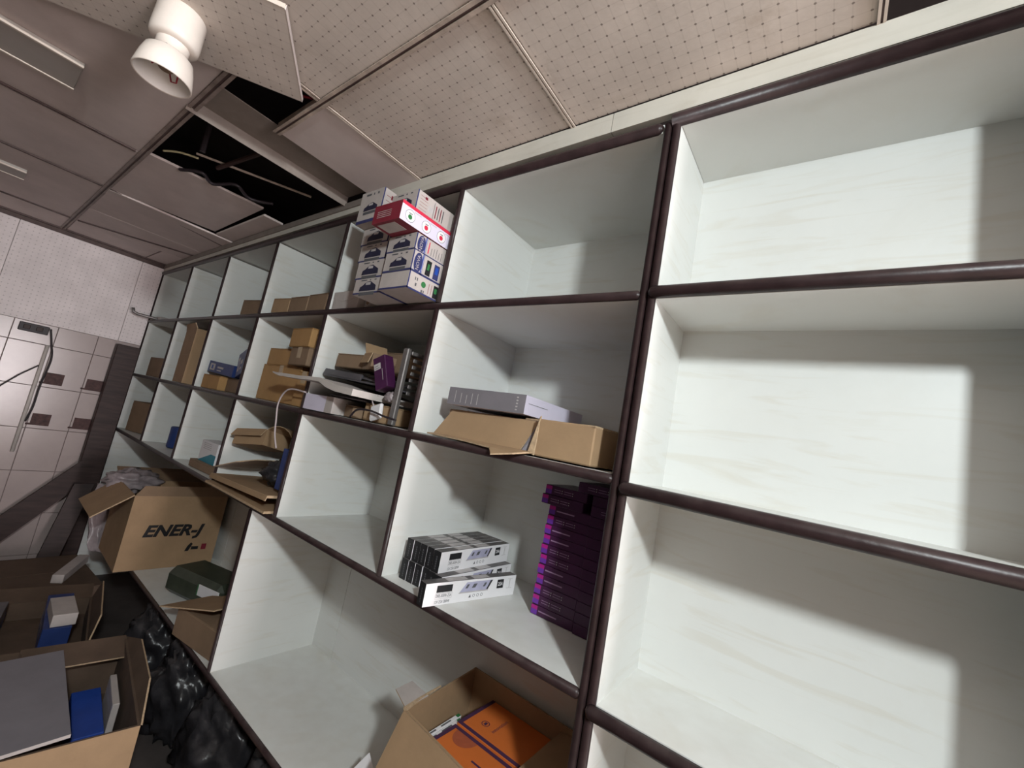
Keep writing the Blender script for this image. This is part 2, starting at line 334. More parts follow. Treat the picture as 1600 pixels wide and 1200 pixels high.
# runners: inverted tees
def tee(a, b, m=TEE, wd=0.024, z=ZC):
    a, b = Vector(a), Vector(b); d = (b - a).normalized(); n = Vector((-d.y, d.x, 0)) * wd / 2; s = Vector((-d.y, d.x, 0)) * 0.0015
    mb = MB(); L_ = (b - a).length
    X = Matrix(((d.x, -d.y, 0, a.x), (d.y, d.x, 0, a.y), (0, 0, 1, z), (0, 0, 0, 1)))
    mb.box(0, L_, -wd / 2, -wd * 0.14, 0.0, 0.0025, m, X); mb.box(0, L_, wd * 0.14, wd / 2, 0.0, 0.0025, m, X); mb.box(0, L_, -wd * 0.14, wd * 0.14, 0.004, 0.0065, TEED, X)
    mb.box(0, L_, -0.0018, 0.0018, 0.0065, 0.038, m, X)
    return mb.build('ceiling_runner', ceil)
tee((-1.50, -0.37), (3.7, -0.37)); 
for x in (0.02, -0.595, -1.21): tee((x, -0.357), (x, 0.0), PALEM, wd=0.013)
for x in (0.635, 1.25, 1.865): tee((x, -0.357), (x, 0.0), wd=0.018)
for x in (-1.21, -0.595, 0.02, 0.635, 1.25, 1.865, 2.48, 3.095): tee((x, -3.42), (x, -0.383), wd=0.018)
for y in (-0.98, -1.59, -2.20, -2.81): tee((-1.2, y), (3.7, y))
tee((-4.20, -0.575), (-1.345, -0.552), TEEM, 0.026)
for y in (-1.17, -1.78, -2.39): tee((-4.20, y), (-1.23, y), TEED)
for x in (-2.24, -2.87, -3.79): tee((x, -3.0), (x, -0.58), TEED, 0.016)
tee((-2.87, -0.55), (-3.03, 0.0), TEED, 0.016); tee((-3.79, -0.55), (-3.55, 0.0), TEED, 0.02)
# edge angle along the end wall and the shelf fascia
MB().box(-4.20, -4.18, -3.6, 0.0, ZC - 0.004, ZC + 0.02, TEED).build('wall_angle', ceil)

# wall at the far end: plaster, glazed tiles with brown decor blocks, white perforated boards above
wl = struct(MB().box(-4.40, -4.225, -4.2, 0.47, FZ, 1.30, PLAST).build('wall_left'))
struct(MB().box(-4.2249, -4.212, -4.2, -0.001, FZ, 0.225, GROUT).build('trim_1'))
zj = [-1.47, -1.295, -1.02, -0.742, -0.463, -0.185, 0.09, 0.225]
yj = [-0.04 - 0.2 * k for k in range(12)]
for zi in range(7):
    tm = {}
    for k in range(12):
        y1 = yj[k]; y0 = y1 - 0.2
        if k == 0: y1 = -0.002
        o = MB().rbox(-4.2125, -4.204 + random.uniform(-.0006, .0006), y0 + 0.0015, y1 - 0.0015, zj[zi] + 0.0015, zj[zi + 1] - 0.0015, TILE, 0.0015).build('wall_tile', wl)
        o.parent = wl
        if zi in (4, 5) and k in (0, 1):
            yc = y0 + 0.012; b = MB(); b.box(-4.2045, -4.2025, yc, yc + 0.088, zj[zi] + 0.03, zj[zi] + 0.10, DECO)
            b.box(-4.2045, -4.2022, yc - 0.02, yc + 0.088, zj[zi] + 0.022, zj[zi] + 0.034, DECO); b.build('decor_block', o)
for (y0, y1) in ((-0.135, -0.002), (-0.755, -0.137), (-1.37, -0.757), (-1.985, -1.372)):
    MB().rbox(0, 0.014, 0, y1 - y0, 0, ZC - 0.03 - 0.225, BOARD, 0.002).build('wall_board', wl, (-4.2145, y0, 0.225))
MB().box(-4.2145, -4.197, -3.6, -0.002, ZC - 0.03, ZC - 0.004, TEED).build('top_batten', wl)
# conduit, cables and switch plate on the end wall
tag(MB().tube([(-4.19, -0.463, -0.62), (-4.19, -0.465, 0.09)], 0.010, PVC, 10).build('conduit_pipe', None, (0, 0, 0), smooth=True), 'thin white conduit pipe running down the tiled end wall', 'pipe')
def cable(name, label, pts, r, m, cat='cable', sub=6):
    P = [Vector(p) for p in pts]; out = []
    for i in range(len(P) - 1):
        a = P[max(i - 1, 0)]; b = P[i]; c = P[i + 1]; d = P[min(i + 2, len(P) - 1)]
        for k in range(sub):
            t = k / sub; out.append(0.5 * ((2 * b) + (c - a) * t + (2 * a - 5 * b + 4 * c - d) * t * t + (3 * b - a - 3 * c + d) * t ** 3))
    out.append(P[-1]); o = Vector((P[0].x, P[0].y, P[-1].z))
    return tag(MB().tube([p - o for p in out], r, m, 6).build(name, None, tuple(o), smooth=True), label, cat)
cable('wall_cable', 'dark cable hanging down the end wall beside the white conduit', [(-4.18, -0.475, 0.20), (-4.175, -0.45, 0.10), (-4.17, -0.43, 0.0), (-4.175, -0.44, -0.18), (-4.175, -0.44, -0.32), (-4.18, -0.452, -0.42)], 0.005, WIREB)
cable('wall_cable', 'dark cable branching left across the shiny wall tiles', [(-4.178, -0.475, -0.05), (-4.178, -0.52, -0.10), (-4.178, -0.56, -0.15), (-4.178, -0.65, -0.28)], 0.0038, WIREB)
t = thing('switch_plate', 'small dark switch plate under the white boards of the end wall', 'switch', (-4.203, -0.55, 0.155))
MB().rbox(0, 0.018, -0.065, 0.07, 0, 0.055, WIREB, 0.003).build('plate', t); MB().rbox(0.016, 0.024, -0.045, -0.015, 0.015, 0.042, WOOD, 0.002).build('rocker', t); MB().rbox(0.016, 0.024, 0.012, 0.042, 0.015, 0.042, WOOD, 0.002).build('rocker', t)
# dark wooden frame leaning in the corner
t = thing('wooden_frame', 'dark brown wooden frame with a slanting brace in the far corner', 'frame', (-4.155, -0.19, FZ))
MB().rbox(-0.035, 0.035, 0.045, 0.176, 0.0, 1.67, WOOD, 0.004).build('post', t)
MB().plate([(0.05, -0.41, 0.037), (0.05, 0.055, 0.625), (0.05, 0.055, 0.83), (0.05, -0.41, 0.242)], 0.03, WOOD).build('brace', t)
MB().rbox(0.012, 0.055, -0.62, 0.14, 0.04, 0.17, WOOD, 0.004).build('bottom_rail', t)
MB().plate([(0.25, -0.08, 0.02), (0.25, 0.02, 0.02), (0.10, 0.14, 0.68), (0.10, 0.04, 0.68)], 0.03, WOOD).build('strut', t)

# ------------------------------------------------------------------ shelving
D = 0.405; DR = 0.218
def z1(x): return 0.392 + 0.0072 * (-0.34 - x)
XD = [-4.19, -3.503, -2.858, -2.243, -1.617, -0.977]
def nose(mb, x0, x1, za, zb, y, r, m=BRN, round_ends=True, n=8):       # half-round lipping along x, with rounded ends
    vs = []; fs = []; st = []
    if round_ends: st = [(x0, 0.35), (x0 + r * 0.25, 0.72), (x0 + r * 0.7, 1), (x1 - r * 0.7, 1), (x1 - r * 0.25, 0.72), (x1, 0.35)]
    else: st = [(x0, 1), (x1, 1)]
    for (x, k) in st:
        z = za + (zb - za) * (x - x0) / max(1e-6, x1 - x0)
        for j in range(n + 1):
            q = -math.pi / 2 + math.pi * j / n; vs.append((x, y - math.cos(q) * r * k, z + math.sin(q) * r * k))
    for i in range(len(st) - 1):
        for j in range(n): fs.append((i * (n + 1) + j, (i + 1) * (n + 1) + j, (i + 1) * (n + 1) + j + 1, i * (n + 1) + j + 1))
        fs.append((i * (n + 1) + n, (i + 1) * (n + 1) + n, (i + 1) * (n + 1), i * (n + 1)))
    k = (len(st) - 1) * (n + 1); fs += [tuple(range(n, -1, -1)), tuple(k + j for j in range(n + 1))]
    return mb.add(vs, fs, m)
def vnose(mb, x, z0, z1_, y, r, m=BRN, n=8):
    vs = []; fs = []
    for z in (z0, z1_):
        for j in range(n + 1):
            q = -math.pi / 2 + math.pi * j / n; vs.append((x + math.sin(q) * r, y - math.cos(q) * r, z))
    for j in range(n): fs.append((j, j + 1, n + 2 + j, n + 1 + j))
    fs += [tuple(range(n + 1)), tuple(range(2 * n + 1, n, -1)), (0, n + 1, 2 * n + 1, n)]
    return mb.add(vs, fs, m)
OX = -2.2
sl = thing('shelving_unit', 'long white shelving unit with dark brown edging along the back wall', 'shelving', (OX, 0, FZ))
def loc_(mb): mb.v = [(a - OX, b, c - FZ) for a, b, c in mb.v]; return mb
TH = 0.011
def lboard(name, za, zb, x0, x1, y1=D, r=0.0115):
    mb = MB(); vs = [(x0, 0.0, za - TH), (x1, 0.0, zb - TH), (x1, y1, zb - TH), (x0, y1, za - TH), (x0, 0, za + TH), (x1, 0, zb + TH), (x1, y1, zb + TH), (x0, y1, za + TH)]
    mb.add(vs, [(0, 3, 2, 1), (4, 5, 6, 7), (0, 1, 5, 4), (1, 2, 6, 5), (2, 3, 7, 6), (3, 0, 4, 7)], LAM)
    o = loc_(mb).build(name, sl); e_ = MB(); nose(e_, x0, x1, za, zb, -0.0005, r); loc_(e_).build('edge_moulding', o, smooth=True); return o
xa, xb = -4.20, -0.3475
ZT = 0.792
lboard('top_board', 0.808, ZT, xa, xb - 0.002, r=0.014)
lboard('shelf', z1(xa), z1(xb), xa, xb + 0.004, r=0.0108); lboard('shelf', 0.004, 0.0, xa, xb + 0.006, r=0.0108); lboard('shelf', -0.408, -0.405, xa, xb + 0.004, r=0.0108)
lboard('shelf', -1.035, -1.035, -3.46, xb + 0.002, r=0.0108)
def divider(x, z0, z1_, w_=0.018, y1=D, par=sl):
    o = loc_(MB().box(x - w_ / 2, x + w_ / 2, 0.0, y1, z0, z1_, LAM)).build('divider', par)
    e_ = MB(); vnose(e_, x, z0, z1_, -0.0003, w_ / 2); loc_(e_).build('edge_moulding', o, smooth=True)
for x in XD[1:]:
    divider(x, z1(x) + TH, (0.795 if x > -3 else 0.80) - TH); divider(x, 0.002 + TH, z1(x) - TH); divider(x, -0.406 + TH, 0.002 - TH)
divider(-1.812, -1.035 + TH, -0.406 - TH)
o = loc_(MB().box(-4.2, -4.182, 0.0, D, FZ, 0.80, LAM)).build('side_panel', sl); e_ = MB(); vnose(e_, -4.191, FZ, 0.80, -0.0003, 0.009); loc_(e_).build('edge_moulding', o, smooth=True)
o = loc_(MB().box(-0.3465, -0.3295, 0.0, D, FZ, ZT + 0.005, LAM)).build('side_panel', sl); e_ = MB(); vnose(e_, -0.338, FZ, ZT + 0.005, -0.0003, 0.0088); loc_(e_).build('edge_moulding', o, smooth=True)
for (a, b) in ((-4.2, -2.9), (-2.897, -1.6455), (-1.6425, -0.33)):
    loc_(MB().box(a, b, D, D + 0.009, FZ, 0.82, LAM)).build('back_panel', sl)
struct(MB().box(-4.2, -0.4825, -0.006, 0.012, 0.822, ZC + 0.002, FASC).build('trim_2'))
struct(MB().box(-4.19, -1.50, -0.012, -0.0061, 0.845, ZC, CHAN).build('trim_3'))

OX2 = -0.02; OX = OX2
sr = thing('shelving_unit', 'near white shelving unit with empty shallow shelves, right of the double post', 'shelving', (OX, 0, FZ))
def rb(name, z, r=0.0135):
    o = loc_(MB().box(-0.3105, 0.283, 0.0, DR, z - TH, z + TH, LAM)).build(name, sr)
    e_ = MB(); nose(e_, -0.325, 0.298, z, z, -0.0085, r); e2 = MB(); loc_(e_).build('edge_moulding', o, smooth=True)
rb('shelf', 0.394); rb('shelf', -0.012); rb('shelf', -0.418); rb('shelf', -0.83); rb('shelf', -1.25)
o = loc_(MB().box(-0.31, 0.283, 0.0, DR, 0.80 - TH, 0.80 + TH, LAM)).build('top_board', sr); e_ = MB(); nose(e_, -0.3285, 0.30, 0.802, 0.802, -0.0006, 0.0165, round_ends=False); loc_(e_).build('edge_moulding', o, smooth=True)
for xx in (-0.3195, 0.292):
    o = loc_(MB().box(xx - 0.009, xx + 0.009, 0.0, DR, FZ, 0.80 - TH, LAM)).build('side_panel', sr); e_ = MB(); vnose(e_, xx, FZ, 0.80 - TH, -0.0003, 0.0092); loc_(e_).build('edge_moulding', o, smooth=True)
loc_(MB().box(-0.3285, 0.301, DR, DR + 0.012, FZ, 0.82, LAM)).build('back_panel', sr)
struct(MB().box(-0.4805, 1.2, -0.006, 0.012, 0.822, ZC + 0.002, FASC).build('trim_4'))

# ------------------------------------------------------------------ row 1 (under the ceiling)
S1 = lambda x: z1(x) + TH + 0.0016
S2, S3, S4 = 0.0152, -0.3936, -1.0235
kraft_box('small_carton', 'small kraft box with bulging lid, leftmost on the top shelf row', (-2.075, 0.065, S1(-2.07)), (0.135, 0.11, 0.072), R(6), KRAFT, 'small kraft boxes on the top row', seam=False)
kraft_box('small_carton', 'small kraft box in the middle of three on the top row', (-1.912, 0.07, S1(-1.91)), (0.158, 0.11, 0.074), R(1), KRAFTD, 'small kraft boxes on the top row', seam=False)
kraft_box('small_carton', 'small kraft box next to the white box on the top row', (-1.748, 0.07, S1(-1.75)), (0.158, 0.11, 0.078), R(-1), KRAFTD, 'small kraft boxes on the top row', seam=False)
t = thing('white_carton', 'dusty white box with a tucked lid left of the printed box stack', 'box', (-1.515, 0.075, S1(-1.53)), R(0))
MB().rbox(-0.088, 0.088, -0.07, 0.09, 0, 0.070, OFFW, 0.002).build('body', t)
MB().plate([(-0.086, -0.0712, 0.070), (-0.086, -0.0712, 0.045), (-0.02, -0.0712, 0.030), (0.05, -0.0712, 0.036), (0.086, -0.0712, 0.050), (0.086, -0.0712, 0.070)], 0.0008, OFFW).build('tuck_flap', t)
t = thing('paper_roll', 'end of a white paper roll beside the printed box stack', 'roll', (-1.385, 0.02, S1(-1.38)))
MB().tube([(0, 0.0, 0.026), (0, 0.12, 0.026)], 0.026, OFFW, 20).build('roll', t, smooth=True); MB().tube([(0, -0.0015, 0.026), (0, 0.0, 0.026)], 0.009, KRAFTD, 12).build('core', t)

def car_shape(mb, X, u, v, s, m):      # car outline above a dark strip, printed on the box ends
    P = [(-1, -0.32), (-0.94, 0.0), (-0.62, 0.12), (-0.30, 0.34), (0.22, 0.40), (0.62, 0.20), (0.95, 0.04), (1, -0.32)]
    mb.add([(u + a * s, v + b * s, 0.0006) for a, b in P], [tuple(range(len(P)))], m, X)
    rect(mb, X, u - 0.92 * s, u + 0.92 * s, v - 0.66 * s, v - 0.40 * s, INK, 0.0006); rect(mb, X, u - 0.30 * s, u + 0.28 * s, v + 0.12 * s, v + 0.32 * s, PALE, 0.0008)
def printed_box(label, x0, x1, y0, y1, z0, z1_, style, rot=0.0):
    cx, cy = (x0 + x1) / 2, (y0 + y1) / 2; a, b, h = (x1 - x0) / 2, (y1 - y0) / 2, z1_ - z0 - 0.0008
    t = thing('product_box', label, 'box', (cx, cy, z0), rot, 'printed product boxes stacked at the shelf edge')
    MB().box(-a, a, -b, b, 0, h, OFFW, tex={'bottom': OFFW, 'top': OFFW}).build('body', t)
    s_ = MB(); s_.box(-a, a + 0.0004, -b - 0.0005, -b, 0.0, h * 0.10, NAVY); s_.box(a, a + 0.0004, -b, b, 0.0, h * 0.10, NAVY); s_.build('edge_stripe', t)
    F = face_y(-b, 0, h / 2); G = face_x(a, -b + 0.06, h / 2); bb = b; b = 0.06      # side print laid out on the part that overhangs the shelf
    p = MB(); car_shape(p, F, 0.004, -0.002, min(a * 0.62, h * 0.9), NAVYD)
    rect(p, F, -a * 0.55, -a * 0.1, h * 0.36, h * 0.42, INK); rect(p, F, a * 0.1, a * 0.2, h * 0.35, h * 0.42, INK); rect(p, F, a * 0.45, a * 0.6, h * 0.35, h * 0.42, INK)
    if style != 'c': p.build('end_print', t)
    q = MB()
    rect(q, G, -b, -b * 0.93, -h / 2, h / 2, NAVY)
    if style in ('a', 'b'):
        disc_pts = [(-b * 0.62 + 0.015 * math.cos(k * math.pi / 12), h * 0.47 * math.sin(k * math.pi / 12), 0.0005) for k in range(24)]
        q.add(disc_pts, [tuple(range(24))], NAVY, G); rect(q, G, -b * 0.40, -b * 0.34, -h / 2, h / 2, BLUEB); rect(q, G, -b * 0.31, -b * 0.29, -h / 2, h / 2, BLUEB)
        if style == 'a':
            rect(q, G, -b * 0.16, -b * 0.10, -h * 0.3, h * 0.36, REDB)
            for k in range(5): rect(q, G, b * (0.05 + 0.17 * k), b * (0.08 + 0.17 * k), -h * 0.32, h * (0.1 + 0.06 * (k % 3)), INK)
        else:
            rect(q, G, -b * 0.10, b * 0.22, -h * 0.36, h * 0.36, BLACK); rect(q, G, -b * 0.02, b * 0.12, -h * 0.1, h * 0.2, GREEN, 0.0007); rect(q, G, b * 0.42, b * 0.78, -h * 0.36, h * 0.36, NAVY); rect(q, G, b * 0.5, b * 0.7, -h * 0.1, h * 0.25, BLUEB, 0.0007)
        q.build('side_print', t)
        rt = Matrix.Rotation(math.pi / 2, 4, 'Z')
        text('NOVA', 0.016, OFFW, t, G @ Matrix.Translation((-b * 0.62, 0, 0.0009)) @ rt)
    elif style == 'c':
        disc(q, G, -b * 0.05, h * 0.08, h * 0.17, GREEN)
        for (u, v, l) in ((-0.62, 0.2, .10), (-0.50, 0.2, .10), (-0.56, -0.12, .16), (-0.14, -0.34, .16), (0.0, -0.34, .1)): rect(q, G, b * u, b * (u + l * .6), h * v - h * 0.08, h * v + h * 0.10, INK)
        for k in range(4): rect(q, G, b * (0.2 + 0.09 * k), b * (0.225 + 0.09 * k), -h * 0.3, h * 0.3, RED if k % 2 else PALE)
        rect(q, G, b * 0.62, b * 0.92, -h * 0.38, h * 0.36, BLACK); rect(q, G, b * 0.68, b * 0.86, -h * 0.1, h * 0.2, GREEN, 0.0007)
        q.build('side_print', t)
    elif style == 'tall':
        for k in range(5): rect(q, G, -b * 0.8, -b * 0.3, -h * 0.3 + k * h * 0.15, -h * 0.285 + k * h * 0.15, RED)
        rect(q, G, -b * 0.22, b * 0.1, -h * 0.2, h * 0.1, PALE); rect(q, G, b * 0.12, b * 0.15, -h * 0.4, h * 0.4, INK); rect(q, G, -b * 0.5, -b * 0.35, h * 0.25, h * 0.38, RED)
        for k in range(4): rect(q, G, b * (0.25 + 0.16 * k), b * (0.31 + 0.16 * k), -h * 0.3, h * 0.3, INK if k % 2 else RED)
        q.build('side_print', t)
    for ch in t.children:
        if ch.name.startswith('side_print'): ch['kind'] = 'stuff'
    return t
zb = S1(-1.05)
hz = [zb + 0.0004, 0.4635, 0.5285, 0.5835]
printed_box('white printed box with a round green mark, lowest under the red box', -1.122, -0.990, -0.118, 0.14, hz[0], hz[1], 'c')
printed_box('white box with blue stripes and two dark pictures, middle under the red box', -1.122, -0.9925, -0.118, 0.14, hz[1], hz[2], 'b')
printed_box('white box with blue stripe and text lines, directly under the red box', -1.128, -0.9985, -0.116, 0.14, hz[2], hz[3], 'a')
hl = [S1(-1.25) + 0.0004, 0.4645, 0.5285, 0.5905, 0.655]
for i in range(4):
    dx = -0.012 * i
    printed_box(['white box with a car picture on its end, at the bottom of the left column', 'white box with a car picture, second from the bottom in the left column', 'white box with a car picture, third from the bottom in the left column', 'white box with a car picture, top of the left column behind the red box'][i], -1.287 + dx * 1.1, -1.142 + dx * 1.1, -0.101 + 0.003 * i, 0.15, hl[i], hl[i + 1], 'a')
t = thing('product_box', 'dark red and white box lying across the top of the printed stack', 'box', (-1.057, -0.085, hz[3]), R(0.6), 'printed product boxes stacked at the shelf edge')
MB().box(-0.064, 0.064, -0.105, 0.105, 0.0008, 0.0575, RED, tex={'right': LILACB, 'bottom': RED}).build('body', t)
q = MB(); G = face_x(0.064, 0, 0.029); rect(q, G, -0.105, 0.105, 0.0185, 0.0285, REDB)
for k, c in enumerate((GREEN, REDB, REDB)):
    u = -0.072 + 0.062 * k; v = -0.0045; disc(q, G, u, v, 0.0175, WHITE, 0.0006); disc(q, G, u, v, 0.0178, INK, 0.0008, r2=0.0168); disc(q, G, u, v - 0.003, 0.0072, c, 0.0009)
    rect(q, G, u - 0.006, u + 0.006, v + 0.006, v + 0.0085, INK, 0.0009); rect(q, G, u + 0.012, u + 0.038, 0.0125, 0.0145, PALE)
q.build('side_print', t); q = MB(); q.box(-0.05, 0.03, -0.095, -0.05, 0.0, 0.0007, OFFW); q.build('bottom_label', t)
q = MB(); F = face_y(-0.105, 0, 0.029)
for k in range(4): rect(q, F, -0.045, 0.02, -0.012 + k * 0.006, -0.0105 + k * 0.006, PALE)
q.build('end_print', t)
printed_box('upright white box with red line drawings behind the red box', -1.125, -1.005, -0.140, 0.03, 0.6418, 0.708, 'tall', R(0))
printed_box('upper left white box at the very top of the stack, touching the fascia', -1.335, -1.21, -0.124, 0.06, hl[4] + 0.0005, 0.772, 'tall', R(0))
kraft_box('small_carton', 'reddish brown box deep in the third top row cell', (-2.60, 0.17, S1(-2.6)), (0.24, 0.16, 0.12), R(8), KRAFTD, seam=False)
t = thing('metal_bracket', 'grey hooked metal bracket sticking out of the far end of the top shelf', 'bracket', (-4.12, 0.0, S1(-4.12)))
MB().tube([(0.05, 0.2, 0.012), (0.02, 0.02, 0.012), (0, -0.09, 0.012), (0, -0.118, 0.022), (0, -0.125, 0.05)], 0.010, STEEL, 8).build('rod', t, smooth=True); MB().rbox(-0.03, 0.10, 0.02, 0.12, 0, 0.03, OFFW, 0.004).build('mount', t)

# ------------------------------------------------------------------ row 2
kraft_box('kraft_carton', 'dark brown carton in the second row cell against the end wall', (-3.84, 0.20, S2), (0.50, 0.3, 0.14), R(0), KRAFTD, seam=False)
t = thing('kraft_carton', 'tall upright kraft carton with torn open top in the second row', 'carton', (-3.19, 0.135, S2), R(-6))
open_body(t, 0.30, 0.25, 0.335, KRAFT); flap(t, (-0.15, -0.125, 0.335), (0.15, -0.125, 0.335), (0, -1, 0), 0.035, 20, 0.005, KRAFT, taper=0.02); flap(t, (-0.15, 0.125, 0.335), (-0.15, -0.125, 0.335), (-1, 0, 0), 0.10, 170, 0.005, KRAFT, taper=0.01)
MB().box(-0.149, 0.1505, -0.1262, -0.1252, 0.17, 0.172, KEDGE).build('crease', t)
tag(blob(MB(), (0, 0, 0.02), 0.09, 0.07, 0.022, BAG, 0.35, 3, 2.0, 28, 16).build('black_bag', None, (-3.19, 0.135, S2 + 0.318), smooth=True), 'black plastic bag poking out of the tall kraft carton', 'bag')
kraft_box('kraft_carton', 'bright kraft box under the blue boxes in the second row', (-2.70, 0.12, S2), (0.20, 0.2, 0.075), R(4), KRAFTO, seam=False)
kraft_box('kraft_carton', 'darker kraft box right beside the bright one under the blue boxes', (-2.46, 0.16, S2), (0.24, 0.22, 0.07), R(-6), KRAFTD, seam=False)
def blue_box(label, loc, size, rot, m=BLUE, prints=True):
    t = thing('blue_box', label, 'box', loc, rot, 'blue product boxes'); w_, d, h = size
    MB().rbox(-w_ / 2, w_ / 2, -d / 2, d / 2, 0, h, m, 0.0015).build('body', t)
    if prints:
        q = MB(); F = face_y(-d / 2, 0, h / 2); rect(q, F, -w_ * 0.42, -w_ * 0.22, -h * 0.3, h * 0.3, PALE); rect(q, F, -w_ * 0.36, -w_ * 0.29, -h * 0.18, h * 0.16, BLUEB, 0.0007)
        rect(q, F, -w_ * 0.12, w_ * 0.12, -h * 0.05, h * 0.12, PALE); rect(q, F, -w_ * 0.12, w_ * 0.05, -h * 0.28, -h * 0.18, PALE); q.build('front_print', t)
    return t
blue_box('long blue box lying tilted on the bright kraft box, second row', (-2.668, 0.10, S2 + 0.086), (0.30, 0.12, 0.062), (0, R(3), R(4)))
blue_box('blue box leaning against the divider above the darker kraft box', (-2.405, 0.09, S2 + 0.100), (0.15, 0.09, 0.125), (0, R(-14), R(-8)))
kraft_box('kraft_carton', 'large brown carton at left of the full second row cell', (-1.985, 0.20, S2), (0.37, 0.30, 0.165), R(0), KRAFTO, seam=True, tape='y')
kraft_box('kraft_carton', 'flat brown carton resting on the large one in the second row', (-2.035, 0.20, S2 + 0.1665), (0.27, 0.28, 0.080), R(0.5), KRAFTO, seam=False)
kraft_box('kraft_carton', 'kraft box with pale side strip, right of the flat brown carton', (-1.795, 0.085, S2 + 0.1675), (0.165, 0.13, 0.078), R(-2), KRAFTD, tape='y')
kraft_box('kraft_carton', 'yellowish kraft box at the top of the second row pile', (-1.83, 0.10, S2 + 0.2485), (0.185, 0.15, 0.083), R(-2), KRAFTO, seam=False)
kraft_box('kraft_carton', 'yellowish kraft box standing at the bottom right of the brown carton pile', (-1.732, 0.14, S2), (0.10, 0.22, 0.145), R(2), KRAFTO, seam=True)

# the cluttered cell
def rb_thing(name, label, cat, loc, size, rot, m, tex=None, part='body'):
    t = thing(name, label, cat, loc, rot); w_, d, h = size
    if tex: MB().box(-w_ / 2, w_ / 2, -d / 2, d / 2, 0, h, m, tex=tex).build(part, t)
    else: MB().rbox(-w_ / 2, w_ / 2, -d / 2, d / 2, 0, h, m, 0.002).build(part, t)
    return t
t = rb_thing('grey_box', 'pale grey box with taped end at the bottom of the cluttered cell', 'box', (-1.503, 0.112, S2), (0.20, 0.24, 0.058), R(0), OFFW, tex={'top': SLATE, 'front': LILACB})
MB().box(0.052, 0.0995, -0.1212, -0.1202, 0.0, 0.058, OFFW).build('tape', t); MB().box(-0.095, 0.095, -0.10, 0.10, 0.058, 0.060, GREYC).build('lid', t)
tag(MB().plate([(-0.10, -0.10, 0.004), (0.13, -0.10, 0.004), (0.13, 0.12, 0.004), (-0.10, 0.12, 0.004)], 0.004, GREYC).build('grey_sheet', None, (-1.42, 0.14, S2 + 0.0645), (0, R(1.5), 0)), 'grey flat panel lying over the pale grey box', 'panel')
kraft_box('small_carton', 'little kraft box between the grey box and the orange brown one', (-1.352, 0.085, S2), (0.07, 0.11, 0.042), R(-10), KRAFTD, seam=False)
kraft_box('small_carton', 'orange brown kraft box behind the white tag in the cluttered cell', (-1.235, 0.115, S2), (0.125, 0.13, 0.06), R(8), KRAFT, seam=False)
t = thing('foam_sheet', 'warped off-white foam sheet sticking out of the cluttered cell', 'sheet', (-1.52, 0.10, S2 + 0.066))
mb = MB()
def strip(prof, y0, y1, ts):
    vs = []; fs = []
    for (x, z), th in zip(prof, ts):
        for (y, dz) in ((y0, 0), (y1, 0), (y1, th), (y0, th)): vs.append((x, y, z + dz))
    for i in range(len(prof) - 1):
        for j in range(4): fs.append((i * 4 + j, i * 4 + (j + 1) % 4, i * 4 + 4 + (j + 1) % 4, i * 4 + 4 + j))
    k = 4 * (len(prof) - 1); fs += [(0, 3, 2, 1), (k, k + 1, k + 2, k + 3)]; mb.add(vs, fs, FOAM)
strip([(-0.275, 0.050), (-0.24, 0.043), (-0.20, 0.040), (-0.06, 0.037)], -0.165, -0.122, [0.004, 0.008, 0.012, 0.012])
strip([(-0.06, 0.037), (0.02, 0.038), (0.09, 0.036), (0.14, 0.020), (0.20, 0.010), (0.305, 0.004)], -0.165, 0.20, [0.012, 0.012, 0.014, 0.022, 0.022, 0.022])
mb.build('sheet', t)
t = thing('grey_tray', 'dark grey plastic tray resting on the warped foam sheet', 'tray', (-1.392, 0.16, S2 + 0.136), (0, R(3), R(-1)))
MB().plate([(-0.20, -0.13, 0), (0.20, -0.13, 0), (0.20, 0.14, 0.0), (-0.20, 0.14, 0)], 0.006, SLATE).build('base', t)
MB().plate([(-0.20, -0.132, 0), (0.06, -0.132, 0), (0.06, -0.125, 0.022), (-0.20, -0.125, 0.022)], 0.006, SLATE).build('lip', t)
MB().plate([(-0.16, -0.125, 0.022), (0.20, -0.125, 0.006), (0.20, 0.12, 0.03), (-0.16, 0.12, 0.03)], 0.004, SLATE).build('panel', t)
kraft_box('small_carton', 'kraft box on the dark grey tray, front left of the pile', (-1.495, 0.12, S2 + 0.182), (0.17, 0.10, 0.055), R(5), KRAFTD, seam=False)
kraft_box('small_carton', 'higher kraft box behind, with its lid split open', (-1.42, 0.24, S2 + 0.182), (0.20, 0.11, 0.095), R(2), KRAFTD, seam=False)
kraft_box('small_carton', 'long kraft box sloping down to the purple box', (-1.228, 0.25, S2 + 0.182), (0.15, 0.11, 0.080), (0, 0, R(-4)), KRAFTD, seam=False)
t = thing('open_box', 'small kraft box with open bright flap in front of the kraft pile', 'box', (-1.345, 0.10, S2 + 0.180), R(-14))
open_body(t, 0.08, 0.09, 0.06, KRAFTD, 0.003); flap(t, (-0.04, -0.045, 0.06), (-0.04, 0.045, 0.06), (-1, 0, 0), 0.055, 35, 0.003, KRAFT); flap(t, (-0.04, -0.045, 0.06), (0.04, -0.045, 0.06), (0, -1, 0), 0.04, 165, 0.003, KRAFT)
t = rb_thing('purple_box', 'slanting purple box with white label beside the slotted bracket', 'box', (-1.178, 0.030, S2 + 0.112), (0.055, 0.04, 0.115), (0, R(-24), R(6)), PURP)
q = MB(); F = face_y(-0.020, 0, 0.0575); rect(q, F, -0.024, 0.006, 0.012, 0.034, PALE); rect(q, F, -0.020, 0.0, 0.016, 0.018, INK, 0.0007); rect(q, F, -0.020, -0.004, 0.024, 0.026, INK, 0.0007); rect(q, F, 0.010, 0.012, -0.03, 0.01, PALE); q.build('label', t)
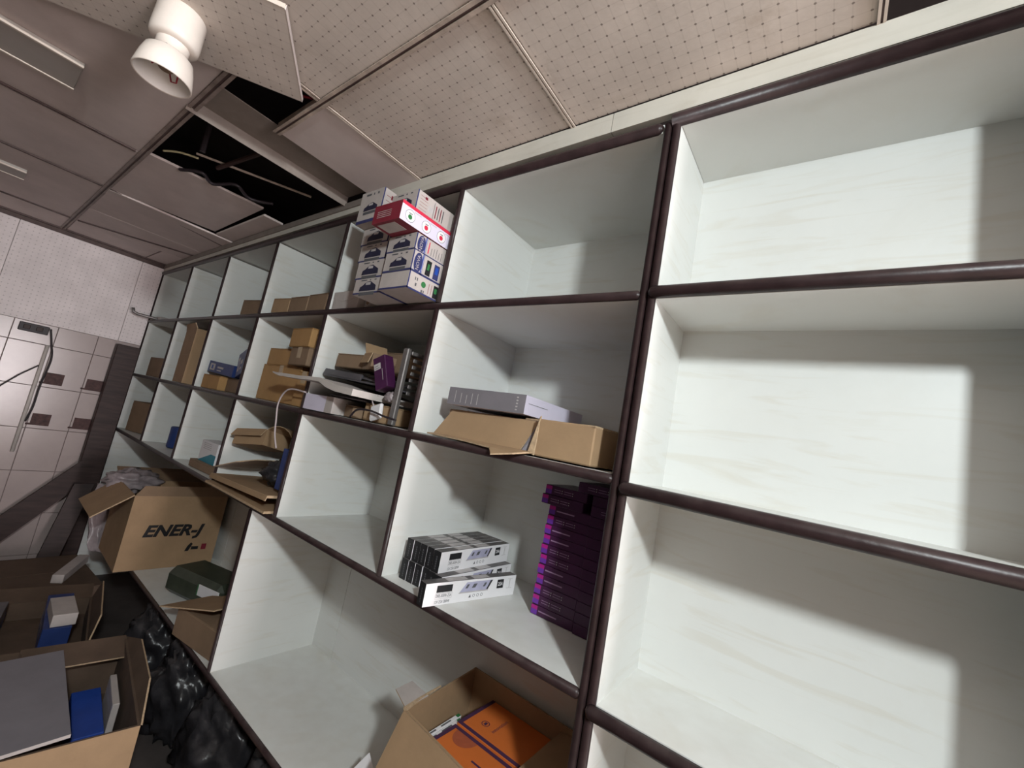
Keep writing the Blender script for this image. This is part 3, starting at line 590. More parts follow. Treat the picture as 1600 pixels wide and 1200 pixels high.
t = thing('slotted_bracket', 'upright grey metal bracket with slotted side at the right of the cluttered cell', 'bracket', (-1.115, 0.035, S2 + 0.001))
q = MB(); q.rbox(-0.018, 0.008, -0.006, 0.010, 0.0, 0.255, STEEL, 0.003); q.build('upright', t)
MB().rbox(-0.016, 0.010, 0.012, 0.13, 0.236, 0.248, STEEL, 0.002).build('top_bar', t)
for k in range(6): MB().rbox(-0.004, 0.002, 0.03, 0.13, 0.105 + 0.022 * k, 0.117 + 0.022 * k, STEEL, 0.001).build('slat', t)
MB().rbox(-0.012, 0.006, 0.12, 0.132, 0.0, 0.248, STEEL, 0.003).build('upright', t)
kraft_box('small_carton', 'kraft box stuck behind the slotted bracket against the divider', (-1.025, 0.13, S2), (0.07, 0.14, 0.19), R(0), KRAFTD, seam=False)
t = thing('white_adapter', 'small white plastic tag leaning at the front of the cluttered cell', 'adapter', (-1.165, 0.0, S2 + 0.010), (R(-8), R(-18), 0))
MB().rbox(-0.028, 0.028, 0.0, 0.014, 0.0, 0.052, WHITE, 0.005).build('body', t); MB().tube([(-0.02, 0.007, 0.052), (-0.035, 0.007, 0.075), (-0.025, 0.02, 0.095)], 0.003, WIREW, 6).build('lead', t, smooth=True)
tag(blob(MB(), (0, 0, 0.022), 0.026, 0.018, 0.018, POLY, 0.4, 3, 5.0, 24, 14).build('plastic_pouch', None, (-1.160, 0.045, S2 + 0.068), smooth=True), 'crumpled clear pouch under the purple box', 'pouch')
cable('hanging_cable', 'thin pale cable hanging from the foam sheet down past the shelf', [(-1.60, -0.012, 0.075), (-1.70, -0.03, 0.075), (-1.755, -0.03, 0.02), (-1.735, -0.03, -0.06), (-1.715, -0.03, -0.11), (-1.69, -0.025, -0.155)], 0.0034, WIREW)
cable('loose_wire', 'dark looped wire on the shelf edge in front of the orange brown box', [(-1.29, -0.004, 0.018), (-1.25, -0.010, 0.045), (-1.18, -0.010, 0.050), (-1.10, -0.012, 0.040), (-1.05, -0.004, 0.035)], 0.0035, WIREB)

# cell beside the double post: battered carton with a grey box on top
t = thing('battered_carton', 'wide battered kraft carton with torn front flap next to the double post', 'carton', (-0.655, 0.18, S2), R(-1.5))
w2, d2, h2 = 0.50, 0.31, 0.088
MB().rbox(0.10, 0.25, -0.152, 0.155, 0, h2, KRAFT, 0.003).build('body', t); MB().rbox(-0.25, 0.10, -0.118, 0.155, 0, h2 - 0.004, KRAFTD, 0.003).build('body', t)
MB().plate([(-0.262, -0.152, 0.003), (0.055, -0.152, 0.003), (0.078, -0.118, 0.082), (-0.235, -0.118, 0.082)], 0.004, KRAFT, edge=KEDGE).build('front_flap', t)
MB().plate([(0.060, -0.151, 0.003), (0.082, -0.140, 0.003), (0.105, -0.118, 0.090), (0.078, -0.120, 0.084)], 0.004, GREYC, edge=KEDGE).build('torn_edge', t)
MB().plate([(0.085, -0.158, 0.004), (0.102, -0.156, 0.0), (0.102, -0.152, 0.095), (0.084, -0.13, 0.092)], 0.003, KEDGE, edge=KEDGE).build('torn_edge', t)
MB().plate([(-0.25, -0.185, 0.004), (-0.10, -0.19, 0.003), (-0.0, -0.20, 0.0), (0.035, -0.232, -0.014), (0.085, -0.215, -0.003), (0.105, -0.18, 0.006), (0.10, -0.15, 0.007), (-0.25, -0.15, 0.007)], 0.0035, KRAFT, edge=KEDGE).build('bottom_flap', t)
MB().plate([(0.02, -0.1, h2 + 0.001), (0.25, -0.155, h2 + 0.001), (0.25, 0.155, h2 + 0.004), (0.02, 0.155, h2 + 0.004)], 0.004, KRAFT, edge=KEDGE).build('lid_flap', t)
t = thing('grey_flat_box', 'flat box with grey spine and lilac sides lying on the battered carton', 'box', (-0.757, 0.20, S2 + 0.095), R(2))
MB().box(-0.134, 0.132, -0.165, 0.17, 0.0, 0.049, LILACB, tex={'front': GREYC, 'right': LILACB}).build('body', t)
q = MB(); F = face_y(-0.165, 0, 0.0245); rt = Matrix.Rotation(math.pi / 2, 4, 'Z')
for k, (u, l) in enumerate(((-0.108, 0.034), (-0.086, 0.028), (-0.066, 0.024), (-0.046, 0.030), (-0.026, 0.030))): rect(q, F, u, u + 0.0022, -0.018, -0.018 + l, PALE)
for k in range(5): rect(q, F, 0.104, 0.110, -0.018 + k * 0.008, -0.0145 + k * 0.008, PALE)
q.build('spine_print', t)['kind'] = 'stuff'; q = MB(); G = face_x(0.132, 0, 0.0245); rect(q, G, -0.15, -0.05, 0.004, 0.0052, INK); q.build('lid_seam', t)

# ------------------------------------------------------------------ row 3
kraft_box('kraft_carton', 'dull brown box in the third row cell against the end wall', (-3.90, 0.17, S3), (0.36, 0.22, 0.215), (0, 0, R(14)), KRAFTD, seam=False)
kraft_box('small_carton', 'small dark box perched on the dull brown box by the end wall', (-3.78, 0.2, S3 + 0.216), (0.24, 0.12, 0.05), R(-10), KRAFTD, seam=False)
t = thing('blue_roll', 'small dark blue roll on the third row shelf', 'roll', (-3.27, 0.12, S3 + 0.001), R(8))
MB().lathe([(0.02, 0.13), (0.045, 0.13), (0.05, 0.125), (0.05, 0.005), (0.045, 0.0), (0.02, 0.0), (0.02, 0.13)], BLUE, n=24).build('roll', t, smooth=True); MB().lathe([(0.02, 0.129), (0.017, 0.129), (0.017, 0.0), (0.02, 0.0)], KRAFTD, n=20).build('core', t)
t = rb_thing('white_teal_box', 'white box with a teal corner in the third row', 'box', (-2.515, 0.105, S3 + 0.04), (0.20, 0.13, 0.105), R(2), WHITE)
q = MB(); F = face_y(-0.065, 0, 0.0525); q.add([(-0.1, -0.0525, 0.0005), (0.1, -0.0525, 0.0005), (0.1, -0.005, 0.0005), (0.04, -0.005, 0.0005)], [(0, 1, 2, 3)], TEAL, F)
for k in range(4): rect(q, F, -0.07, 0.03, 0.012 + 0.009 * k, 0.0145 + 0.009 * k, PALE)
q.build('front_print', t)
kraft_box('small_carton', 'flat dull carton under the white and teal box', (-2.50, 0.13, S3), (0.30, 0.22, 0.0395), R(3), KRAFTD, seam=False)
kraft_box('small_carton', 'grey brown carton left of and behind the white and teal box', (-2.62, 0.325, S3), (0.22, 0.12, 0.16), R(4), KRAFTD, seam=False)
kraft_box('small_carton', 'dark reddish box on the grey brown carton, third row', (-2.585, 0.32, S3 + 0.162), (0.12, 0.08, 0.07), (0, 0, R(15)), KRAFTD, seam=False)
t = rb_thing('grey_stick', 'grey flat bar leaning against the divider above the teal box', 'bar', (-2.36, 0.29, S3 + 0.006), (0.05, 0.03, 0.33), (0, R(-10), 0), STEEL); MB().rbox(-0.02, 0.02, -0.017, -0.015, 0.25, 0.31, OFFW, 0.0005).build('label', t)
# fourth cell
t = thing('box_tray', 'kraft tray holding two small kraft boxes, tilted high in the third row', 'box', (-2.105, 0.10, S3 + 0.185), (R(-12), R(-8), R(16)))
open_body(t, 0.19, 0.14, 0.070, KRAFT, 0.004)
for k in (-1, 1): MB().rbox(-0.024 + 0.038 * k - 0.032, -0.024 + 0.038 * k + 0.032, -0.062, 0.060, 0.005, 0.062, KRAFT, 0.003).build('inner_box', t)
flap(t, (0.095, -0.07, 0.07), (0.095, 0.07, 0.07), (1, 0, 0), 0.16, 58, 0.004, KRAFT, curl=45); flap(t, (-0.095, -0.07, 0.07), (0.095, -0.07, 0.07), (0, -1, 0), 0.04, 150, 0.004, KRAFT)
t = thing('kraft_sheet', 'bent pale sheet sloping down below the tilted tray in the third row', 'sheet', (-2.06, 0.12, S3 + 0.072), (0, 0, 0))
MB().plate([(-0.165, -0.14, 0.0), (0.02, -0.13, 0.055), (0.095, -0.08, 0.080), (0.085, 0.10, 0.080), (-0.15, 0.08, 0.005)], 0.004, OFFW, edge=KEDGE).build('sheet', t)
kraft_box('kraft_carton', 'kraft box standing behind the dark bundles, third row', (-1.84, 0.255, S3 + 0.075), (0.17, 0.13, 0.16), (0, 0, R(4)), KRAFTD, seam=False)
def fit(mb, w_, d, h):      # scale a free-form mesh to the given box, standing on its base centre
    lo = [min(v[i] for v in mb.v) for i in range(3)]; hi = [max(v[i] for v in mb.v) for i in range(3)]
    mb.v = [((v[0] - (lo[0] + hi[0]) / 2) / (hi[0] - lo[0]) * w_, (v[1] - (lo[1] + hi[1]) / 2) / (hi[1] - lo[1]) * d, (v[2] - lo[2]) / (hi[2] - lo[2]) * h) for v in mb.v]; return mb
tag(fit(blob(MB(), (0, 0, 0), 1, 1, 1, BAG, 0.35, 3.5, 1.0, 32, 20), 0.17, 0.13, 0.115).build('dark_bundle', None, (-1.845, 0.085, S3 + 0.066), smooth=True), 'black crumpled bundle between the flattened cartons and a kraft box', 'bundle')
tag(fit(blob(MB(), (0, 0, 0), 1, 1, 1, BAG, 0.4, 3.5, 4.0, 32, 20), 0.20, 0.11, 0.075).build('dark_bundle', None, (-1.81, 0.25, S3 + 0.2362), smooth=True), 'black crumpled bundle on top of the kraft box in the third row', 'bundle')
blue_box('dark blue box standing against the divider, third row', (-1.692, 0.10, S3 + 0.076), (0.095, 0.14, 0.16), (0, 0, R(3)), BLUE, False)
t = thing('flattened_carton', 'upper flattened kraft carton at the bottom of the third row cell', 'carton', (-1.935, 0.10, S3 + 0.050), (R(-2), R(-2.5), 0))
MB().plate([(-0.285, -0.125, 0.0), (0.285, -0.130, 0.0), (0.285, 0.20, 0.0), (-0.12, 0.22, 0), (-0.285, 0.12, 0.0)], 0.010, KRAFT, edge=KEDGE).build('sheet', t)
MB().plate([(-0.285, -0.127, -0.001), (-0.285, -0.131, -0.020), (0.285, -0.137, -0.020), (0.285, -0.132, -0.001)], 0.004, KRAFT, edge=KEDGE).build('folded_side', t)
t = thing('flattened_carton', 'lower flattened kraft carton sticking out over the shelf edge', 'carton', (-1.93, 0.06, S3 + 0.001), (0, 0, 0))
MB().plate([(-0.28, -0.105, 0.010), (0.29, -0.095, 0.010), (0.29, 0.24, 0.010), (-0.28, 0.22, 0.010)], 0.009, KRAFT, edge=KEDGE).build('sheet', t)

# ------------------------------------------------------------------ power supply boxes
def psu_box(label, x, y, z, rot=0.0):
    t = thing('power_supply_box', label, 'box', (x, y, z), rot, 'white power supply boxes')      # origin: base, front right edge of the printed face
    L_, W_, H_ = 0.308, 0.0268, 0.0546
    MB().box(-W_, 0, 0, L_, 0, H_, WHITE, tex={'front': BLACK, 'top': DGREY, 'back': BLACK}).build('body', t)
    G = face_x(0, L_ / 2, H_ / 2); q = MB()
    rect(q, G, -0.120, -0.072, 0.0035, 0.0205, BLACK)
    q.add([(-0.047, -0.003, .0005), (0.050, -0.003, .0005), (0.064, 0.0215, .0005), (-0.026, 0.0215, .0005)], [(0, 1, 2, 3)], LILAC, G)
    q.add([(-0.050, -0.0055, .0007), (0.052, -0.0055, .0007), (0.050, -0.0025, .0007), (-0.047, -0.0025, .0007)], [(0, 1, 2, 3)], PALE, G)
    for (a, b) in ((-0.030, -0.022), (-0.008, 0.004), (0.030, 0.038)): q.add([(a, 0.006, .0007), (b, 0.006, .0007), (b + 0.006, 0.016, .0007), (a + 0.006, 0.016, .0007)], [(0, 1, 2, 3)], INK, G)
    q.add([(0.044, -0.002, .0008), (0.050, -0.002, .0008), (0.064, 0.021, .0008), (0.056, 0.021, .0008)], [(0, 1, 2, 3)], BLACK, G)
    rect(q, G, 0.083, 0.107, -0.004, 0.0195, BLACK)
    rect(q, G, -0.122, -0.0705, 0.0012, 0.0018, INK); rect(q, G, -0.122, -0.0705, -0.0122, -0.0116, PALE); rect(q, G, -0.122, -0.1214, -0.012, 0.0018, PALE); rect(q, G, -0.0711, -0.0705, -0.012, 0.0018, PALE)
    rect(q, G, 0.122, 0.140, 0.0185, 0.0195, PALE); rect(q, G, 0.130, 0.1325, -0.005, 0.018, PALE); rect(q, G, 0.120, 0.140, -0.0065, -0.0055, PALE)
    for k in range(4):
        u = -0.010 + 0.0135 * k
        if k == 0: q.add([(u - 0.004, -0.0185, .0006), (u + 0.004, -0.0185, .0006), (u + 0.001, -0.0105, .0006)], [(0, 1, 2)], INK, G)
        else: disc(q, G, u, -0.0145, 0.0040, INK, 0.0006, 14, 0.0030)
    q.build('side_print', t)
    text('DRE-300W-25A', 0.0115, INK, t, G @ Matrix.Translation((-0.0965, -0.005, 0.0009)), width=0.047)
    text('12V 25A 300W', 0.0105, INK, t, G @ Matrix.Translation((-0.099, -0.0195, 0.0009)), width=0.046, shear=0.1)
    text('25A', 0.0135, WHITE, t, G @ Matrix.Translation((0.095, 0.0075, 0.0009)), width=0.0185, bold=0.0003)
    q = MB(); T_ = Matrix(((0, -1, 0, -W_ / 2), (1, 0, 0, L_ / 2), (0, 0, 1, H_), (0, 0, 0, 1)))
    rect(q, T_, -0.085, -0.02, -0.0105, 0.0105, PALE); rect(q, T_, 0.0, 0.055, -0.0105, 0.0105, PALE); q.build('top_print', t)
    q = MB(); F = face_y(0, -W_ / 2, H_ / 2); [rect(q, F, -0.0022, 0.0018, -0.020 + 0.006 * k, -0.0158 + 0.006 * k, INK) for k in range(6)]; q.build('end_print', t)
    return t
_psu0 = None
def psu(label, x, y, z, rot=0.0):
    global _psu0
    if _psu0 is None: _psu0 = psu_box(label, x, y, z, rot); return _psu0
    c = _psu0.copy(); COL.objects.link(c); c.location = (x, y, z + Z0); c.rotation_euler = (0, 0, rot); c['label'] = label
    for ch in _psu0.children: d = ch.copy(); COL.objects.link(d); d.parent = c
    return c
for k in range(6):
    psu('white power supply box, %s from the left in the bottom row of the stack' % ORD[k], -0.9125 + 0.0275 * k, 0.040 + random.uniform(-.003, .003) - (0.006 if k == 5 else 0), S3)
for k in range(5):
    psu('white power supply box, %s from the left in the top row of the stack' % ORD[k], -0.9125 + 0.0275 * k - (0.0 if k < 4 else -0.003), 0.042 + random.uniform(-.003, .003), S3 + 0.0549)
psu('white power supply box lying alone at the shelf edge before the stack', -0.757, -0.037, S3, R(-10.5))

# ------------------------------------------------------------------ purple boxes
def purple_box(label, x0, x1, y0, y1, z, h, dots, corner=True):
    t = thing('purple_box', label, 'box', (x0, y0, z), 0.0, 'stacked purple boxes'); w_ = x1 - x0; d = y1 - y0
    MB().rbox(0, w_, 0, d, 0.0003, h - 0.0003, PURP, 0.0012).build('body', t)
    F = face_y(0, 0, h / 2); q = MB()
    rect(q, F, 0.001, 0.020, -h * 0.42, h * 0.05, PURPV); rect(q, F, 0.001, 0.020, h * 0.05, h * 0.42, PURPM)
    if corner: q.build('corner_print', t)
    q = MB()
    if dots:
        for k in range(2): rect(q, F, 0.028, 0.048, -0.003 + 0.006 * k - 0.0007, -0.003 + 0.006 * k + 0.0007, PURPT); rect(q, F, 0.058, 0.080, -0.003 + 0.006 * k - 0.0007, -0.003 + 0.006 * k + 0.0007, PURPT); disc(q, F, 0.052, -0.003 + 0.006 * k, 0.0013, PALE, n=10); disc(q, F, 0.084, -0.003 + 0.006 * k, 0.0013, PALE, n=10)
    elif corner: rect(q, F, 0.024, 0.078, -0.0016, 0.0016, PURPT)
    if q.f: q.build('small_print', t)
    return t
zz = S3; hs = 0.0258
dots = [0, 1, 1, 0, 0, 1, 1, 0, 0, 1, 0, 1, 1]
for k in range(13):
    sh = [0, 0, 0, 0.002, 0.0, 0.002, 0.0, 0.002, 0.001, 0.003, 0.004, -0.020, -0.014][k]
    purple_box('purple box, %s from the bottom in the left purple column' % ORD[k], -0.600 + sh, -0.474 + sh, 0.205 + sh * 0.3, 0.36, zz, hs, dots[k]); zz += hs
zz = S3
for k in range(14):
    purple_box('purple box, %s from the bottom in the column against the post' % ORD[k], -0.472 + (-0.045 if k == 13 else 0), -0.352 + (-0.045 if k == 13 else 0), 0.200, 0.36, zz, hs, k in (11, 13), False); zz += hs

# ------------------------------------------------------------------ row 4: lettered carton and its neighbours
t = thing('open_carton', 'large open kraft carton printed ENER-J on the low shelf', 'carton', (-3.17, 0.145, S4), R(-1.5))
open_body(t, 0.44, 0.45, 0.40, KRAFT)
flap(t, (-0.22, -0.225, 0.40), (0.22, -0.225, 0.40), (0, -1, 0), 0.19, 128, 0.006, KRAFT, taper=0.015); flap(t, (0.22, -0.225, 0.40), (0.22, 0.225, 0.40), (1, 0, 0), 0.055, 4, 0.006, KRAFTD, taper=0.03); flap(t, (-0.22, -0.225, 0.40), (-0.22, 0.225, 0.40), (-1, 0, 0), 0.16, 70, 0.006, KRAFTD); flap(t, (-0.22, 0.225, 0.40), (0.22, 0.225, 0.40), (0, 1, 0), 0.08, 5, 0.006, KRAFTD)  # right flap duller: shade of the shelf above put into its colour
text('ENER-J', 0.085, BLACK, t, face_x(0.2208, -0.01, 0.205), shear=0.25, width=0.285, bold=0.0035)
q = MB(); G = face_x(0.2206, 0.10, 0.105)
q.add([(-0.03, -0.02, 0), (-0.012, -0.02, 0), (0.004, 0.02, 0), (-0.006, 0.03, 0), (-0.02, 0.01, 0)], [(0, 1, 2, 3, 4)], BLACK, G); rect(q, G, 0.0, 0.035, -0.012, 0.006, BLACK); rect(q, G, 0.05, 0.075, -0.015, 0.018, RED); q.build('small_mark', t)
fit(blob(MB(), (0, 0, 0), 1, 1, 1, POLY, 0.35, 3.0, 8.0, 40, 24), 0.34, 0.30, 0.15).build('film_bundle', t, (-0.25, -0.15, 0.32), smooth=True)  # separate bundle wrapped in film, only parented to the carton
mb = MB(); vs = []; fs = []
for i in range(13):
    for j in range(9):
        u, v = i / 12, j / 8; n_ = noise.noise(Vector((u * 4, v * 5, 2.2)))
        vs.append((-0.24 - 0.06 * math.sin(u * 3) + 0.035 * n_ - 0.05 * v, -0.245 - 0.06 * v + 0.03 * n_ + 0.05 * u, 0.36 - 0.40 * u))
for i in range(12):
    for j in range(8): fs.append((i * 9 + j, i * 9 + j + 1, i * 9 + j + 10, i * 9 + j + 9))
o = mb.add(vs, fs, POLY).build('film_drape', t, smooth=True); sm = o.modifiers.new('thickness', 'SOLIDIFY'); sm.thickness = 0.002  # loose film hanging from the wrapped bundle
t = thing('wrapped_pack', 'dark green wrapped pack with a white label, before the lettered carton', 'pack', (-2.46, 0.19, S4), R(16))
MB().rbox(-0.20, 0.20, -0.10, 0.10, 0.0, 0.13, mat('dark_green_pack', (0.045, 0.055, 0.038), 0.35, 0.3, 14), 0.03).build('body', t, smooth=False); MB().rbox(0.06, 0.202, -0.102, -0.098, 0.06, 0.11, WHITE, 0.001).build('label', t); MB().tube([(0.055, -0.101, 0.06), (0.055, -0.101, 0.11)], 0.002, GREEN, 6).build('label_edge', t)
t = kraft_box('kraft_carton', 'small kraft carton with open lid at the low shelf edge before the big divider', (-2.02, 0.10, S4), (0.32, 0.21, 0.115), R(10), KRAFTD, seam=False, tape='x')
o = MB().plate([(-0.20, -0.125, 0), (0.13, -0.125, 0), (0.13, 0.10, 0), (-0.20, 0.10, 0)], 0.005, KRAFT, edge=KEDGE).build('open_lid', t, (-0.03, -0.01, 0.15), (R(-4), R(-14), R(5)))

# ------------------------------------------------------------------ open carton with orange boxes in the big lower cell
t = thing('open_carton', 'open kraft carton full of orange boxes in the lower cell beside the double post', 'carton', (-0.655, 0.215, S4))
A, B_, C_, Dd = (-0.185, -0.150), (0.215, -0.195), (0.215, 0.165), (-0.215, 0.172)
h3 = 0.322; mb = MB()
def wall(a, b, m=KRAFT, t_=0.006, hh=h3):
    a, b = Vector((a[0], a[1], 0)), Vector((b[0], b[1], 0)); n = Vector((-(b - a).y, (b - a).x, 0)).normalized() * t_
    mb.add([a, b, b + n, a + n, a + Vector((0, 0, hh)), b + Vector((0, 0, hh)), b + n + Vector((0, 0, hh)), a + n + Vector((0, 0, hh))], [(0, 3, 2, 1), (4, 5, 6, 7), (0, 1, 5, 4), (1, 2, 6, 5), (2, 3, 7, 6), (3, 0, 4, 7)], m)
wall(A, B_); wall(B_, C_); wall(C_, Dd); wall(Dd, A); mb.add([A + (0.003,), B_ + (0.003,), C_ + (0.003,), Dd + (0.003,)], [(0, 1, 2, 3)], KRAFT); mb.build('body', t)
flap(t, A + (h3,), B_ + (h3,), (0, -1, 0), 0.13, 152, 0.006, KRAFT, taper=0.0); flap(t, (-0.190, -0.06, h3), A + (h3,), (-1, 0.1, 0), 0.07, 82, 0.003, OFFW, name='torn_flap', taper=0.012)
flap(t, B_ + (h3,), C_ + (h3,), (-1, 0, 0), 0.10, 100, 0.006, KRAFT)
MB().tube([A + (h3 + 0.002,), (-0.195, -0.09, h3 + 0.002), (-0.205, 0.0, h3 + 0.001)], [0.007, 0.005, 0.003], KEDGE, 6).build('torn_rim', t)
for k, (y0, y1, lb) in enumerate(((0.075, 0.205, 'front orange box with a round emblem, inside the open carton'), (0.210, 0.372, 'rear orange box with ring logo, inside the open carton'))):
    b = thing('orange_box', lb, 'box', (-0.655, (y0 + y1) / 2, S4 + 0.007), 0, 'orange boxes in the open carton'); hh = 0.262 + 0.004 * k; d = (y1 - y0) / 2
    MB().rbox(-0.118, 0.165, -d, d, 0, hh, ORANGE, 0.002).build('body', b)
    T_ = Matrix(((1, 0, 0, 0), (0, 1, 0, 0), (0, 0, 1, hh), (0, 0, 0, 1))); q = MB()
    rect(q, T_, -0.118, -0.106, -d, d, PLUM); rect(q, T_, -0.106, 0.165, (-d if k else d - 0.012), (-d + 0.012 if k else d), PLUM)
    if k == 0:
        n = 24; P = [(-0.105 + 0.0, 0.055 - 0.0, 0.0006)] ; c_ = [(-0.062 + 0.036 * math.cos(-math.pi + math.pi * j / n), d - 0.013 + 0.044 * math.sin(-math.pi + math.pi * j / n), 0.0007) for j in range(n + 1)]
        q.add(c_, [tuple(range(n + 1))], ORANGED, T_); rect(q, T_, 0.0, 0.055, -0.004, 0.002, PLUM)
    else:
        disc(q, T_, -0.062, -0.022, 0.012, PLUM, 0.0007, 20, 0.0098); rect(q, T_, -0.066, -0.058, -0.028, -0.016, PLUM, 0.0007)
    q.build('top_print', b)
    if k: text('innovation', 0.017, PLUM, b, T_ @ Matrix.Translation((-0.028, 0.0, 0.0008)) @ Matrix.Rotation(math.pi / 2, 4, 'Z'), width=0.07)
for k in range(2):
    b = thing('white_slim_box', ['slim white box with green end, outer one beside the orange boxes', 'slim white box wedged against the orange boxes'][k], 'box', (-0.806 + 0.0155 * k, 0.165 - 0.012 * k, S4 + 0.10), (0, R(4), R(2)), 'slim white boxes in the open carton')
    MB().rbox(-0.006, 0.006, -0.085, 0.085, 0, 0.165, WHITE, 0.001).build('body', b)
    q = MB(); T_ = Matrix(((0, -1, 0, 0), (1, 0, 0, 0), (0, 0, 1, 0.165), (0, 0, 0, 1))); rect(q, T_, -0.045, -0.015, -0.0025, 0.002, INK); rect(q, T_, 0.005, 0.045, -0.0025, 0.002, INK); rect(q, T_, 0.070, 0.084, -0.005, 0.005, GREEN); q.build('top_print', b)
t = thing('white_paper', 'folded white paper standing on the lower shelf beside the open carton', 'paper', (-0.955, 0.06, S4 + 0.001))
MB().plate([(-0.055, 0.0, 0.0), (0.05, -0.01, 0.0), (0.055, 0.03, 0.085), (-0.025, 0.045, 0.125), (-0.05, 0.02, 0.08)], 0.001, WHITE).build('sheet', t)

# ------------------------------------------------------------------ floor in front of the low shelf
for k, (x, w_, sd, lb) in enumerate(((-2.66, 0.40, 1.3, 'black plastic sack nearest the far cartons, under the low shelf'), (-2.235, 0.43, 6.1, 'black plastic sack left of the middle under the low shelf'), (-1.79, 0.44, 2.9, 'black plastic sack right of the middle under the low shelf'), (-1.33, 0.46, 3.7, 'black plastic sack nearest the camera under the low shelf'))):
    tag(fit(blob(MB(), (0, 0, 0), 1, 1, 1, BAG, 0.22, 2.6, sd, 56, 40, ridge=0.35, flat=-0.75), w_, 0.34, 0.415).build('black_sack', None, (x, 0.12, FZ + 0.001), smooth=True), lb, 'sack', 'black plastic sacks under the low shelf')
t = thing('open_carton', 'big open floor carton heaped with a grey slab and a blue box', 'carton', (-2.00, -0.335, FZ), R(-7.5))
open_body(t, 0.62, 0.30, 0.415, KRAFTX, 0.007); MB().box(0.3101, 0.3106, -0.15, 0.15, 0.0, 0.415, KRAFT).build('lit_outer_face', t)  # paler lit side; the rest has shade put into its colour
flap(t, (-0.31, 0.15, 0.415), (0.31, 0.15, 0.415), (0, 1, 0), 0.06, 22, 0.006, KRAFTX, taper=0.16); flap(t, (-0.31, -0.15, 0.415), (-0.31, 0.15, 0.415), (1, 0, 0), 0.12, 105, 0.006, KRAFTX)
MB().box(-0.302, 0.302, -0.142, 0.142, 0.18, 0.20, KRAFTX).build('inner_layer', t)
tag(MB().plate([(-0.25, -0.16, 0.0), (0.26, -0.14, 0.0), (0.25, 0.075, 0.0), (-0.25, 0.05, 0.0)], 0.010, GREYC, edge=OFFW).build('foam_slab', None, (-1.96, -0.43, FZ + 0.440), (R(3), R(1.5), R(-7))), 'large grey foam slab lying across the open floor carton', 'slab')
blue_box('bright blue box lying inside the floor carton', (-2.02, -0.277, FZ + 0.2015), (0.28, 0.08, 0.10), (0, 0, R(-7)), BLUEB, False)
t = rb_thing('white_strip_box', 'slim white box standing beside the bright blue box in the floor carton', 'box', (-2.03, -0.212, FZ + 0.2015), (0.20, 0.020, 0.15), (0, 0, R(-7.5)), OFFW); q = MB(); rect(q, face_y(-0.011, 0, 0.075), -0.08, 0.06, 0.03, 0.05, PALE); q.build('label', t)
# second heap further back
t = thing('open_carton', 'dark open carton of mixed blue boxes at the far left of the floor', 'carton', (-2.82, -0.37, FZ), R(-10))
open_body(t, 0.52, 0.42, 0.30, KRAFTX, 0.007); flap(t, (-0.26, 0.21, 0.30), (0.26, 0.21, 0.30), (0, 1, 0), 0.10, 12, 0.006, KRAFTX, taper=0.05); flap(t, (-0.26, -0.21, 0.30), (-0.26, 0.21, 0.30), (-1, 0, 0), 0.10, 70, 0.006, KRAFTX)
MB().box(-0.25, 0.25, -0.20, 0.20, 0.20, 0.22, KRAFTX).build('inner_layer', t)
for k, (dx, dy, dz, sz, rt_, m, lb) in enumerate(((-2.86, -0.50, 0.2215, (0.34, 0.10, 0.07), (0, 0, R(-12)), BLUE, 'dark blue box lying lowest in the far floor carton'), (-2.78, -0.28, 0.2215, (0.38, 0.09, 0.14), (0, 0, R(-8)), BLUE, 'dark blue box standing on edge in the far floor carton'), (-2.87, -0.495, 0.293, (0.24, 0.10, 0.06), (0, 0, R(-11)), SLATE, 'dull grey box on top of the heap in the far floor carton'), (-2.70, -0.285, 0.363, (0.20, 0.08, 0.05), (0, 0, R(-3)), OFFW, 'dusty white box on top of the heap in the far floor carton'))):
    blue_box(lb, (dx, dy, FZ + dz), sz, rt_, m, k in (0, 1))
t = thing('kraft_carton', 'dark closed carton wedged between floor heap and end wall', 'carton', (-3.44, -0.26, FZ), R(4))
MB().rbox(-0.28, 0.28, -0.19, 0.19, 0, 0.30, KRAFTX, 0.004).build('body', t); MB().rbox(-0.28, -0.001, -0.19, 0.19, 0.30, 0.306, KRAFTX, 0.002).build('lid_flap', t); MB().rbox(0.001, 0.28, -0.19, 0.19, 0.30, 0.306, KRAFTX, 0.002).build('lid_flap', t)
t = rb_thing('pale_tube', 'pale tube lying on the dark carton near the end wall', 'tube', (-3.42, -0.16, FZ + 0.307), (0.34, 0.05, 0.045), (0, 0, R(-25)), OFFW); MB().tube([(-0.171, 0, 0.022), (-0.169, 0, 0.022)], 0.014, BLACK, 12).build('opening', t)

# ------------------------------------------------------------------ ceiling things
K = Vector((-1.243, -0.411)); U = Vector((0.833, -0.551)); Vd = Vector((-0.551, -0.833))
zt_ = ZC - 0.006
c4 = [K, K + U * 0.294, K + U * 0.294 + Vd * 0.62, K + Vd * 0.62]
o_ = c4[3]; ang = math.atan2(U.y, U.x)
hp = MB().rbox(0, 0.294, 0, 0.62, -0.010, 0.0, CEIL, 0.0015).build('loose_ceiling_panel', None, (o_.x, o_.y, zt_ - 0.0), (0, 0, ang)); tag(hp, 'displaced ceiling panel hanging askew below the grid by the lamp holder', 'panel')
bp_ = MB().box(0.2935, 0.2955, 0.001, 0.619, -0.0105, 0.0005, PALEM); bp_.box(0.001, 0.293, 0.6195, 0.621, -0.0105, 0.0005, CEIL2); bp_.build('broken_edge', hp)
t = thing('lamp_holder', 'round white ceiling lamp holder with an open bell cup and no bulb', 'lamp', (-1.250, -0.688, zt_ - 0.0105 - 0.205 * 0.82)); t.scale = (0.80, 0.80, 0.82)
